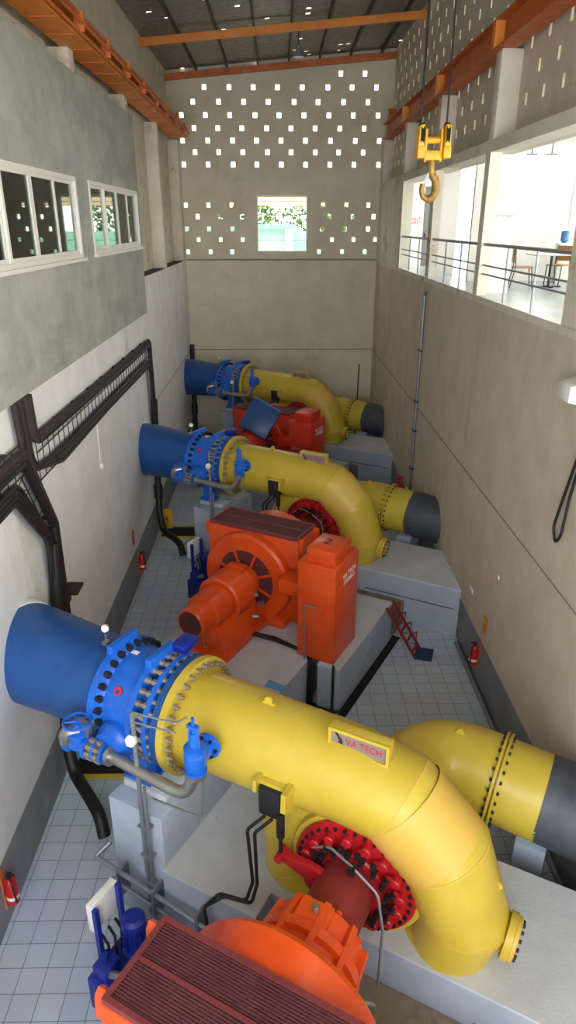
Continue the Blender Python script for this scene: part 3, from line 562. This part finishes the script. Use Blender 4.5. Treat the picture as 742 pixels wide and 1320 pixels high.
up('base_frame', MB().box(4.55, 6.45, -3.6, -1.5, 1.02, 1.2, .01).box(5.0, 6.05, -5.3, -3.5, 1.02, 1.22, .01), 'orange_paint', t)
rb = MB().lathe((GA, 0, GZ), SH, [(-2.0, .6), (-1.78, .6), (-1.76, .52), (-1.62, .52), (-1.6, .58), (-1.5, .58), (-1.48, .5), (-1.22, .5), (-1.2, .44)], 56)
for k in range(10):
    a = R(36 * k + 8); e = Vector((math.cos(a), 0, math.sin(a))); rb.bar(Vector((GA, -1.9, GZ)) + e * .55, Vector((GA, -1.22, GZ)) + e * .5, .07, .12, e)
rb.box(5.32, 5.68, -1.52, -1.24, GZ + .40, GZ + .56, .02).prism([(5.0, 1.1), (6.0, 1.1), (5.9, 1.75), (5.1, 1.75)], 'y', -1.8, -1.3)
rbo = up('bearing_housing', rb, 'orange_paint', t); up('filler_plug', MB().cyl((5.52, -1.38, GZ + .54), (5.52, -1.38, GZ + .68), .028, n=12).cyl((5.52, -1.38, GZ + .6), (5.52, -1.38, GZ + .64), .04, n=6), 'steel', rbo)
for k in range(8): a = R(45 * k + 20); up('bolt', MB().cyl((GA + .46 * math.cos(a), -1.2, GZ + .46 * math.sin(a)), (GA + .46 * math.cos(a), -1.17, GZ + .46 * math.sin(a)), .035, n=12), 'orange_paint', rbo)
up('cable_gland', MB().sweep(fillet([(6.02, -1.55, 1.75), (6.15, -1.5, 1.75), (6.2, -1.4, 1.6), (6.2, -1.3, 1.2)], .05), .025, 8).cyl((6.0, -1.45, 1.6), (6.2, -1.45, 1.62), .035, n=10), 'steel', rbo)
up('exciter', MB().lathe((GA, 0, GZ), SH, [(-4.58, .38), (-4.6, .40), (-4.6, .46), (-4.57, .5), (-4.02, .5), (-4.0, .46), (-4.0, .36), (-3.5, .34)], 56), 'orange_paint', t)
sr = up('slip_ring_cover', MB().lathe((GA, 0, GZ), SH, [(-5.56, .25), (-5.58, .26), (-5.58, .28), (-5.56, .3), (-5.16, .3), (-5.15, .36), (-5.13, .39), (-4.6, .39)], 48), 'orange_paint', t)
up('end_grille', MB().cyl((GA, -5.575, GZ), (GA, -5.5, GZ), .262, n=36), 'grille_maroon', sr, 'dark red mesh end disc')
up('pedestal', MB().prism([(5.02, 1.2), (6.02, 1.2), (5.86, 1.75), (5.18, 1.75)], 'y', -5.2, -3.75, .02), 'orange_paint', t)
up('front_bearing', MB().lathe((GA, 0, GZ), SH, [(-4.02, .42), (-3.92, .46), (-3.82, .46), (-3.8, .4), (-3.72, .4), (-3.7, .34)], 40).box(5.3, 5.7, -3.98, -3.75, GZ + .3, GZ + .5, .02), 'orange_paint', t)
up('handle', MB().sweep(fillet([(5.62, -5.22, 1.3), (5.62, -5.3, 1.32), (5.58, -5.3, 1.62), (5.58, -5.2, 1.64)], .04), .016, 8), 'steel', t)
up('oil_fitting', MB().cyl((6.0, -4.1, 1.5), (6.12, -4.05, 1.5), .05, n=12).box(5.98, 6.1, -3.9, -3.8, 1.6, 1.72).cyl((5.95, -4.0, 1.95), (6.05, -3.96, 1.95), .04, n=10), 'steel', t)
# terminal cabinet
t = uthing('terminal_cabinet', 'tall orange cabinet with a small box on top beside the generator {}', 'cabinet', (7.5, -3.7, 1.02))
up('body', MB().box(7.12, 7.92, -4.26, -3.15, 1.02, 3.12, .02), 'orange_paint', t); up('top_box', MB().box(7.25, 7.85, -4.15, -3.4, 3.12, 3.4, .02), 'orange_paint', t)
up('door_edge', MB().box(7.14, 7.9, -4.28, -4.26, 1.06, 3.08, .006), 'orange_paint', t); up('gland_plate', MB().box(7.5, 7.72, -4.32, -4.27, 2.1, 2.38, .01), 'orange_paint', t)
up('conduit', MB().sweep(fillet([(7.55, -4.33, 2.25), (7.32, -4.35, 2.27), (7.32, -4.33, 1.0)], .04), .016, 8), 'galvanised', t)
up('duct', MB().box(6.5, 7.14, -3.9, -3.4, 2.1, 2.4, .02), 'orange_paint', t)
bb = Vector((7.5, -3.7, 1.02)); text('lettering', 'VA TECH\nHYDRO', .15, 'white_paint', t, Vector((7.924, -3.62, 2.72)) - bb, (R(90), 0, R(90)))
CABT, CABB = t, bb
# cables around the cabinet and trench
t = uthing('floor_trench_sheet', 'dark trench in the floor at the foot of the cabinet {}', 'trench', (7.6, -4.2, 0))
up('cover', MB().box(7.1, 8.15, -4.75, -4.3, 0, .012).box(8.1, 8.28, -4.4, -1.2, 0, .012), 'void_shade', t)  # flat dark sheet, the trench's inner shade painted at floor level
for a in (7.1, 8.02): up('edge_marking', MB().box(a, a + .1, -4.72, -4.5, .012, .016).box(a, a + .1, -4.42, -4.3, .012, .016), 'marker_yellow', t, 'yellow painted edge')
t = uthing('power_cables', 'black cables dropping from the generator base to the floor trench {}', 'cable', (7.4, -4.4, 0))
for k in range(3): up('cable', MB().sweep(fillet([(6.1, -4.3 + k * .04, 1.2), (6.5, -4.1 + k * .05, 1.07), (7.3 + k * .03, -4.2, 1.08), (7.44 + k * .05, -4.36, 1.0), (7.44 + k * .05, -4.42, .03)], .12), .024, 8), 'cable_black', t)
up('cable', MB().sweep(fillet([(7.98, -4.38, 1.1), (7.99, -4.42, .04)], .1), .028, 8), 'cable_black', t)
t = uthing('trench_cable', 'black cable lying in the trench along the generator foundation {}', 'cable', (8.2, -3, .03))
up('cable', MB().sweep(fillet([(7.8, -4.5, .04), (8.17, -4.35, .04), (8.2, -3, .04), (8.2, -1.3, .04)], .2), .03, 8), 'cable_black', t)
# oil pressure unit
t = uthing('oil_pressure_unit', 'dark blue oil pressure unit with a white panel on posts, {}', 'oil unit', (3.1, -2, 0))
up('tank', MB().box(2.86, 3.6, -2.15, -1.35, .08, .62, .02).box(2.9, 2.98, -2.1, -1.4, 0, .1).box(3.46, 3.56, -2.1, -1.4, 0, .1), 'oil_blue', t)
up('motor', MB().lathe((3.14, -1.56, .62), (0, 0, 1), [(0, .17), (.03, .17), (.04, .14), (.4, .14), (.43, .155), (.52, .15), (.56, .1)], 28), 'oil_blue', t)
for k in range(16): a = k * math.pi / 8; up('fin', MB().obox((3.14 + .145 * math.cos(a), -1.56 + .145 * math.sin(a), .84), (math.cos(a), math.sin(a), 0), (-math.sin(a), math.cos(a), 0), (0, 0, 1), .014, .006, .16), 'oil_blue', t)
up('pump_block', MB().box(2.92, 3.14, -2.1, -1.84, .62, .82, .02).cyl((3.02, -1.97, .8), (3.02, -1.97, .93), .04, n=12), 'oil_blue', t); up('filter', MB().cyl((3.14, -2.02, .72), (3.32, -2.02, .8), .05, n=14), 'steel', t)
for s_ in (-1.9, -1.5): up('post', MB().box(2.86, 2.92, s_ - .03, s_ + .03, 0, 1.52), 'oil_blue', t)
up('panel', MB().box(2.76, 2.86, -1.92, -1.48, 1.12, 1.55, .01), 'switch_white', t, 'white rectangular panel')
for k in range(3): up('hose', MB().sweep(fillet([(2.9, -1.86 + k * .12, 1.06), (2.96, -1.84 + k * .12, .9), (3.0, -1.86 + k * .1, .62)], .08), .018, 8), 'rubber_black', t)
# pipes along the plinth and block
t = uthing('floor_pipe', 'pair of galvanised pipes running along the plinth front {}', 'pipe', (3, -1.0, .5))
up('pipe', MB().sweep(fillet([(2.1, -.8, 1.1), (2.0, -1.0, .98), (4.2, -1.05, .75)], .04), .035, 10), 'galvanised', t); up('pipe', MB().cyl((2.25, -1.0, .7), (4.2, -1.05, .5), .03, n=10), 'galvanised', t)
for a in (2.4, 3.0, 3.7): up('clamp', MB().box(a, a + .04, -1.08, -.84, .5, .97), 'galvanised', t)
t = uthing('hydraulic_hose', 'black hydraulic hose looping down from the servomotor {}', 'hose', (4.3, -.7, 1.26))
for k in range(2): up('hose', MB().sweep(fillet([(4.55 + .1 * k, -.74, 2.75), (4.35 + .1 * k, -.8, 2.5), (4.42 + .06 * k, -.82, 1.7), (4.3 + .08 * k, -.8, 1.28), (3.95 + .08 * k, -.86, 1.27), (3.8, -1.0, 1.1), (3.9, -1.05, .6)], .12), .022, 8), 'rubber_black', t)
# floor hatch by the wall and the black cable pipe into the floor
t = uthing('floor_hatch', 'dark floor pit with yellow edge strips beside the left wall {}', 'hatch', (1.0, 1.2, 0))
o = t; wl = P0 + Vector((.15, .7, 0)); o.location = wl; o.rotation_euler = (0, 0, 0); o['ub'] = (0, 0, 0)
part('pit', MB().box(0, 1.15, 0, .72, 0, .012), 'void_shade', o); part('edge_strip', MB().box(0, 1.15, -.1, 0, 0, .02), 'marker_yellow', o); part('edge_strip', MB().box(0, 1.15, .72, .8, 0, .02), 'marker_yellow', o)  # pit is a flat dark sheet with its inner shade painted on
t = uthing('cable_pipe', 'thick black cable bundle dropping down the left wall behind the pipe {}', 'cable', (0, 0, 0))
t.location = P0 + Vector((.15, .9, 0)); t.rotation_euler = (0, 0, 0); b = t.location
pth = [(-3.68, 10.15, 4.2), (-3.66, 9.8, 2.6), (-3.62, 9.3, .8), (-3.5, 9.1, .35), (-3.1, 8.55, .35), (-2.88, 8.25, .3), (-2.80, 8.1, 0.0)]
part('trunk', MB().sweep(fillet(pth, .28, 8), .10, 20), 'cable_black', t, off=b)
for q in ((-3.64, 9.55, 1.7), (-3.635, 9.5, 1.5)): part('collar', MB().cyl(q, (q[0] + .005, q[1] - .055, q[2] - .2), .13, n=20), 'cable_black', t, off=b)
# ------------------------------------------------------------------ copy the unit twice
for k in (1, 2):
    for o, lab in UNIT:
        if k == 2 and o.name.startswith('oil_pressure'): pass
        c = copy_tree(o); c.location = o.location + Vector((0, DY * k, 0)); c['label'] = lab.format(WHERE[k]); c['group'] = o['category'] + ' of the three turbine rows'
        if k == 2:
            for q in [c] + list(c.children_recursive):
                if q.data and hasattr(q.data, 'materials') and len(q.data.materials) and q.data.materials[0].name == 'orange_paint':
                    q.material_slots[0].link = 'OBJECT'; q.material_slots[0].material = M['orange_red']  # orange parts of the farthest row get a redder tone
        if o.name.startswith('terminal_cabinet') and k == 1:
            text('number', '2', .34, 'ink_black', c, Vector((7.52, -3.75, 3.402)) - CABB, (0, 0, R(0)))
for o, lab in UNIT: o['group'] = o['category'] + ' of the three turbine rows'
for o in list(bpy.data.objects):
    for kk in ('ub', 'base'):
        if kk in o: del o[kk]
# ------------------------------------------------------------------ left wall cable trays
def tray(path, half, up_, label):
    """wire mesh tray: two edge wires each side plus cross wires"""
    mb = MB(); up_ = Vector(up_); P = [Vector(p) for p in path]
    for e in (-half, -half * .33, half * .33, half): mb.sweep([p + up_ * e for p in P], .012, 6)
    for a, b in zip(P, P[1:]):
        n_ = max(1, int((b - a).length / .28))
        for i in range(n_):
            c = a.lerp(b, i / n_); mb.cyl(c - up_ * half, c + up_ * half, .008, n=6); mb.box(c.x - .06, c.x + .02, c.y - .04, c.y + .04, (c + up_ * half).z, (c + up_ * half).z + .05) if i % 4 == 0 else None
    return solo('cable_tray', mb, 'cable_black', label, 'cable tray', P[0])
tx = XL + .07
tray([(tx, 10.2, 5.62), (tx, 20.1, 5.58)], .34, (0, 0, 1), 'long wire mesh cable tray running level along the left wall')
tray([(tx, 5.5, 5.72), (tx, 9.5, 5.72)], .34, (0, 0, 1), 'short wire mesh cable tray at the left edge of the frame')
tray([(tx, 9.5, 5.6), (tx, 10.3, 4.3), (tx, 10.2, 2.8)], .2, (0, 1, .35), 'wire mesh cable tray dropping steeply to the nearest blue pipe')
tray([(tx, 9.9, 6.66), (tx, 10.0, 5.95)], .2, (0, 1, 0), 'wire mesh riser tray under the control room')
def cable(pts, r, m, label, rad=.25): solo('cable', MB().sweep(fillet(pts, rad, 8), r, 10), m, label, 'cable', pts[0])
cx = XL + .12
for k in range(3):
    cable([(cx, 9.86 + .09 * k, 6.68), (cx, 9.92 + .09 * k, 5.95 - .04 * k + .05), (cx, 20.15 - .05 * k, 5.93 - .07 * k), (cx, 20.2 - .09 * k, 3.5)], .055, 'cable_brown' if k < 2 else 'cable_black', 'dusty cable along the top edge of the long tray, %s of its three' % ['upper', 'middle', 'lower'][k], .22)
for k in range(4):
    cable([(cx - .03, 9.5 + .1 * k, 6.68), (cx - .03, 9.62 + .1 * k, 5.62 - .02 * k), (cx, 11.2, 5.36 + .06 * k - .08), (cx, 14.5, 5.36 + .045 * k - .05), (cx, 20.05 - .05 * k, 5.25 + .06 * k), (cx, 20.15 - .07 * k, 3.5)], .042, 'cable_brown' if k in (0, 2) else 'cable_black', 'cable sagging along the bottom edge of the long tray, %s of its four' % ['lowest', 'second lowest', 'third lowest', 'highest'][k], .4)
for k in range(3):
    cable([(cx, 5.5, 5.98 - .08 * k), (cx, 9.55 - .05 * k, 5.96 - .08 * k), (cx, 10.42 - .05 * k, 4.45), (cx, 10.38 - .07 * k, 2.6)], .06, 'cable_brown' if k == 0 else 'cable_black', 'thick cable on the top edge of the short left tray, %s of its three' % ['upper', 'middle', 'lower'][k], .15)
for k in range(4):
    cable([(cx, 5.5, 5.38 + .07 * k), (cx, 8.95 + .05 * k, 5.40 + .07 * k), (cx, 9.95 + .05 * k, 4.35), (cx, 9.98 + .05 * k, 2.6)], .045, 'cable_black', 'black cable curving off the bottom of the short left tray, %s of its four' % ['lowest', 'second lowest', 'third lowest', 'highest'][k], .35)
solo('wall_bracket', MB().box(XL, XL + .28, 10.55, 10.95, 3.0, 3.05).box(XL, XL + .03, 10.55, 10.95, 2.7, 3.05), 'cable_brown', 'small brown wall bracket just above the nearest blue pipe', 'bracket', (XL, 10.7, 2.7))
t = thing('wall_lamp', 'thin white conduit with a small white fitting on the left wall', 'fitting', (XL, 13.9, 4.2)); b = (XL, 13.9, 4.2)
part('conduit', MB().cyl((XL + .015, 13.95, 4.25), (XL + .015, 14.0, 5.15), .012, n=8), 'switch_white', t, off=b); part('fitting', MB().lathe((XL, 13.95, 4.22), (1, 0, 0), [(0, .06), (.05, .06), (.07, .04)], 16), 'switch_white', t, off=b)
# ------------------------------------------------------------------ wall and floor things
def extinguisher(x, y, z, side, label):
    t = thing('fire_extinguisher', label, 'fire extinguisher', (x, y, z), 0, 'fire extinguishers on the walls')
    part('cylinder', MB().lathe((0, 0, 0), (0, 0, 1), [(0, .07), (.02, .085), (.38, .085), (.44, .06), (.47, .03)], 28), 'extinguisher_red', t)
    part('valve_head', MB().box(-.03, .03, -.03, .03, .46, .53).bar((0, 0, .53), (side * .1, -.05, .56), .03, .012), 'rubber_black', t)
    part('hose', MB().sweep(fillet([(0, -.03, .5), (side * .08, -.12, .5), (side * .1, -.14, .3), (side * .09, -.1, .12)], .06), .014, 8), 'rubber_black', t)
    part('label_band', MB().lathe((0, 0, .1), (0, 0, 1), [(0, .086), (.06, .086)], 28), 'white_paint', t)
    part('back_board', MB().box(-side * .10 - .012, -side * .10 + .012, -.05, .05, -.1, .6), 'beam_rust', t)
extinguisher(XL + .12, 6.7, .36, 1, 'red fire extinguisher at the bottom left edge, on the left wall')
extinguisher(XL + .12, 16.6, .35, 1, 'small red fire extinguisher on the left wall beyond the nearest pipe')
extinguisher(XR - .12, 12.0, .45, -1, 'red fire extinguisher on the right wall above the drain pipe')
for x, y, z, l, m in ((XL + .014, 16.3, 1.25, 'narrow red sign above the left wall extinguisher', 'sign_red'), (XR - .014, 11.85, 1.3, 'narrow orange sign above the right wall extinguisher', 'beam_orange'), (XL + .014, 15.7, .9, 'tiny brown notice low on the left wall', 'beam_rust')):
    t = thing('safety_sign', l, 'sign', (x, y, z)); h = .38 if m != 'beam_rust' else .12
    part('plate', MB().box(-.006, .006, -.1, .1, 0, h), m, t); part('symbol', MB().box(-.008, .008, -.06, .06, h * .6, h * .85).box(-.008, .008, -.05, .05, h * .2, h * .3), 'marker_yellow', t)
t = thing('warning_sign', 'yellow folding warning sign standing by the far left floor pit', 'sign', (-3.55, 20.1, 0))
part('board', MB().box(-.16, .16, -.02, .0, .0, .62, .008), 'sign_yellow', t); part('board', MB().obox((0, .12, .3), (1, 0, 0), (0, .94, -.34), (0, .34, .94), .16, .01, .31), 'sign_yellow', t); part('symbol', MB().prism([(-.07, .3), (.07, .3), (0, .44)], 'y', -.026, -.02), 'sign_red', t)
t = thing('wall_conduit', 'tall galvanised conduit climbing the right wall in the middle of the hall', 'conduit', (XR - .04, 20, 1)); b = (XR - .04, 20, 1)
part('pipe', MB().sweep(fillet([(XR - .05, 20.1, .6), (XR - .05, 20.0, 7.2), (XR + .05, 19.85, 7.3)], .1), .045, 12), 'galvanised', t, off=b); part('pipe', MB().cyl((XR - .03, 20.22, .6), (XR - .03, 20.12, 7.1), .025, n=10), 'galvanised', t, off=b)
for z in (2.0, 3.2, 4.1, 5.6): part('clamp', MB().box(XR - .1, XR, 19.95, 20.25, z, z + .04), 'cable_black', t, off=b)
part('outlet_box', MB().box(XR - .14, XR, 20.25, 20.45, .95, 1.25, .01), 'switch_white', t, off=b)
solo('wall_box', MB().prism([(XR - .02, 6.72), (XR - .3, 6.78), (XR - .3, 7.0), (XR - .02, 7.08)], 'y', 8.98, 9.4, .012), 'switch_white', 'white wall box at the right edge below the gallery', 'wall box', (XR, 9.4, 6.9))  # plain white box on the wall, not a lamp
solo('hanging_cable', MB().sweep(fillet([(XR - .05, 8.9, 6.2), (XR - .06, 9.15, 5.4), (XR - .06, 9.35, 4.8), (XR - .06, 9.2, 4.58), (XR - .06, 9.05, 4.8), (XR - .05, 9.0, 5.4), (XR - .05, 8.8, 6.2)], .2, 8), .022, 8), 'cable_black', 'loop of black cable hanging on the right wall', 'cable', (XR, 9, 5))
solo('drain_pipe', MB().cyl((XR - .09, Y0 + 1, .06), (XR - .09, 13.4, .06), .05, n=14), 'galvanised', 'grey drain pipe lying along the foot of the right wall, near part', 'pipe', (XR - .09, 8, .06))
solo('junction_fitting', MB().box(XR - .12, XR, 6.9, 7.1, 1.9, 2.1, .01).cyl((XR - .06, 7.0, 1.9), (XR - .06, 7.0, 1.5), .02, n=8), 'galvanised', 'small steel fitting on the right wall over the nearest black pipe', 'fitting', (XR, 7, 1.9))
# red steel steps and the blue mat at their foot
A, B = Vector((2.5, 13.35, 1.12)), Vector((3.15, 13.0, .02)); sd = Vector((.35, .62, 0)).normalized() * .19
t = thing('step_ladder', 'dark red steel step ladder leaning on the middle foundation', 'ladder', B)
st = []
for sgn in (-1, 1): part('stringer', MB().bar(A + sd * sgn, B + sd * sgn, .035, .05), 'ladder_red', t, off=B)
for k in range(5):
    c = A.lerp(B, (k + .4) / 5); part('rung', MB().bar(c - sd, c + sd, .05, .025), 'ladder_red', t, off=B)
    if k < 4: part('brace', MB().bar(c + sd, c + sd + Vector((.12, .02, .05)), .02, .02).bar(c + sd + Vector((.12, .02, .05)), A.lerp(B, (k + 1.1) / 5) + sd, .02, .02).bar(c - sd, A.lerp(B, (k + 1.4) / 5) + sd, .015, .015), 'ladder_red', t, off=B)
solo('floor_mat', MB().prism([(3.02, 12.82), (3.4, 12.72), (3.55, 13.18), (3.16, 13.3)], 'z', 0, .02, .005), 'mat_blue', 'small dark blue mat on the tiles at the foot of the red ladder', 'mat', (3.28, 13, 0))
# small valves behind the middle draft tube
def small_valve(x, y, z, m, label):
    t = thing('hand_valve', label, 'valve', (x, y, 0)); part('stand_pipe', MB().cyl((0, 0, 0), (0, 0, z), .04, n=12), m, t)
    part('body', MB().lathe((-.14, 0, z), (1, 0, 0), [(0, .1), (.03, .1), (.04, .06), (.24, .06), (.25, .1), (.28, .1)], 20).cyl((0, 0, z), (0, 0, z + .22), .035, n=10), m, t)
    part('handwheel', MB().ring((0, 0, z + .22), (0, 0, 1), .09, .12, 0, .02, 20).box(-.1, .1, -.01, .01, z + .22, z + .24), m, t)
small_valve(2.35, 20.6, 1.0, 'green_paint', 'dark green hand valve standing before the far concrete block')
small_valve(3.75, 19.8, 1.55, 'extinguisher_red', 'dark red hand valve beside the conduit on the right wall')
solo('rod', MB().cyl((3.55, 30.3, 0), (3.62, 30.35, 3.3), .025, n=8), 'cable_brown', 'thin brown rod leaning against the end wall', 'rod', (3.55, 30.3, 0))
# blue control box before the far generator
t = thing('control_box', 'blue box tilted on its corner over the exciter of the farthest generator', 'control box', (-.6, 22.8, 2.3))
ex = Vector((.86, -.0, -.5)); ez = Vector((.5, 0, .86)); ey = Vector((0, 1, 0)); tl = Matrix.Rotation(R(-25), 3, 'X'); ex, ey, ez = tl @ ex, tl @ ey, tl @ ez; c = Vector((0, 0, .55))
part('case', MB().obox(c, ex, ey, ez, .52, .2, .55, .02), 'blue_paint', t); part('lid', MB().obox(c + ez * .555, ex, ey, ez, .5, .19, .015, .005), 'cabinet_light_blue', t, 'light blue top edge')
part('latch', MB().obox(c + ez * .59 + ex * .1, ex, ey, ez, .12, .06, .03, .01), 'oil_blue', t)
# ------------------------------------------------------------------ crane hook
hy = 11.0; hx = 2.24
t = thing('crane_hook', 'yellow crane hook block with two pulleys hanging from the ropes', 'crane hook', (hx, hy, 9.7)); b = (hx, hy, 9.7)
for sx in (-1, 1):
    part('sheave_guard', MB().prism([(hx + sx * .14, 9.98), (hx + sx * .235, 9.98), (hx + sx * .225, 10.28), (hx + sx * .15, 10.3)], 'y', hy - .13, hy + .13, .02).box(min(hx + sx * .13, hx + sx * .24), max(hx + sx * .13, hx + sx * .24), hy - .15, hy + .15, 9.86, 10.02, .02), 'hook_yellow', t, off=b)
    part('sheave', MB().lathe((hx + sx * .18, hy, 10.16), (1, 0, 0), [(-.025, .17), (0, .15), (.025, .17)], 28), 'rubber_black', t, off=b)
    part('side_plate', MB().box(hx + sx * .11 - .015, hx + sx * .11 + .015, hy - .08, hy + .08, 9.82, 10.24, .008), 'hook_yellow', t, off=b)
part('crosshead', MB().box(hx - .12, hx + .12, hy - .09, hy + .09, 9.84, 9.97, .02).cyl((hx - .12, hy, 10.1), (hx + .12, hy, 10.1), .045, n=16), 'hook_yellow', t, off=b)
hk = [(hx, hy, 9.86), (hx, hy, 9.74), (hx + .02, hy, 9.66), (hx + .085, hy, 9.57), (hx + .10, hy, 9.46), (hx + .05, hy, 9.36), (hx - .03, hy, 9.33), (hx - .1, hy, 9.38), (hx - .12, hy, 9.47), (hx - .105, hy, 9.54)]
part('hook', MB().sweep(fillet(hk, .06, 4), [.045] * 8 + [.055] * 20 + [.04] * (len(fillet(hk, .06, 4)) - 28), 16), 'hook_worn', t, 'worn yellow forged hook', off=b); part('latch', MB().bar((hx + .0, hy, 9.72), (hx - .1, hy, 9.5), .05, .012, (0, 1, 0)), 'galvanised', t, off=b)
for k, (dx, dy, tx_) in enumerate(((-.2, -.02, -.14), (-.17, .1, -.1), (.17, -.02, .22), (.2, .1, .26))):
    solo('wire_rope', MB().cyl((hx + dx, hy + dy, 10.2), (hx + dx * .9, hy + dy, 14.5), .012, n=8), 'cable_black', 'steel wire rope of the crane hook, %s of the four' % ['leftmost', 'second from left', 'third from left', 'rightmost'][k], 'rope', (hx + dx, hy + dy, 10.2), 'crane ropes')

for (y, z, h, l) in ((13.0, 1.62, .1, 'small white tag stuck low on the right wall above the grey dado'), (11.5, 2.75, .08, 'tiny white fitting on the right wall groove below the hanging cable')):
    solo('wall_tag', MB().box(XR - .02, XR, y - .12 if h > .09 else y - .05, y + .12 if h > .09 else y + .05, z, z + h, .004), 'switch_white', l, 'tag', (XR, y, z))
solo('board', MB().prism([(-.27, 10.56), (.06, 10.38), (.12, 10.52), (-.19, 10.72)], 'z', 1.02, 1.05, .004), 'cabinet_light_blue', 'light blue board lying on the middle generator foundation behind the near yellow pipe', 'board', (-.07, 10.55, 1.02))
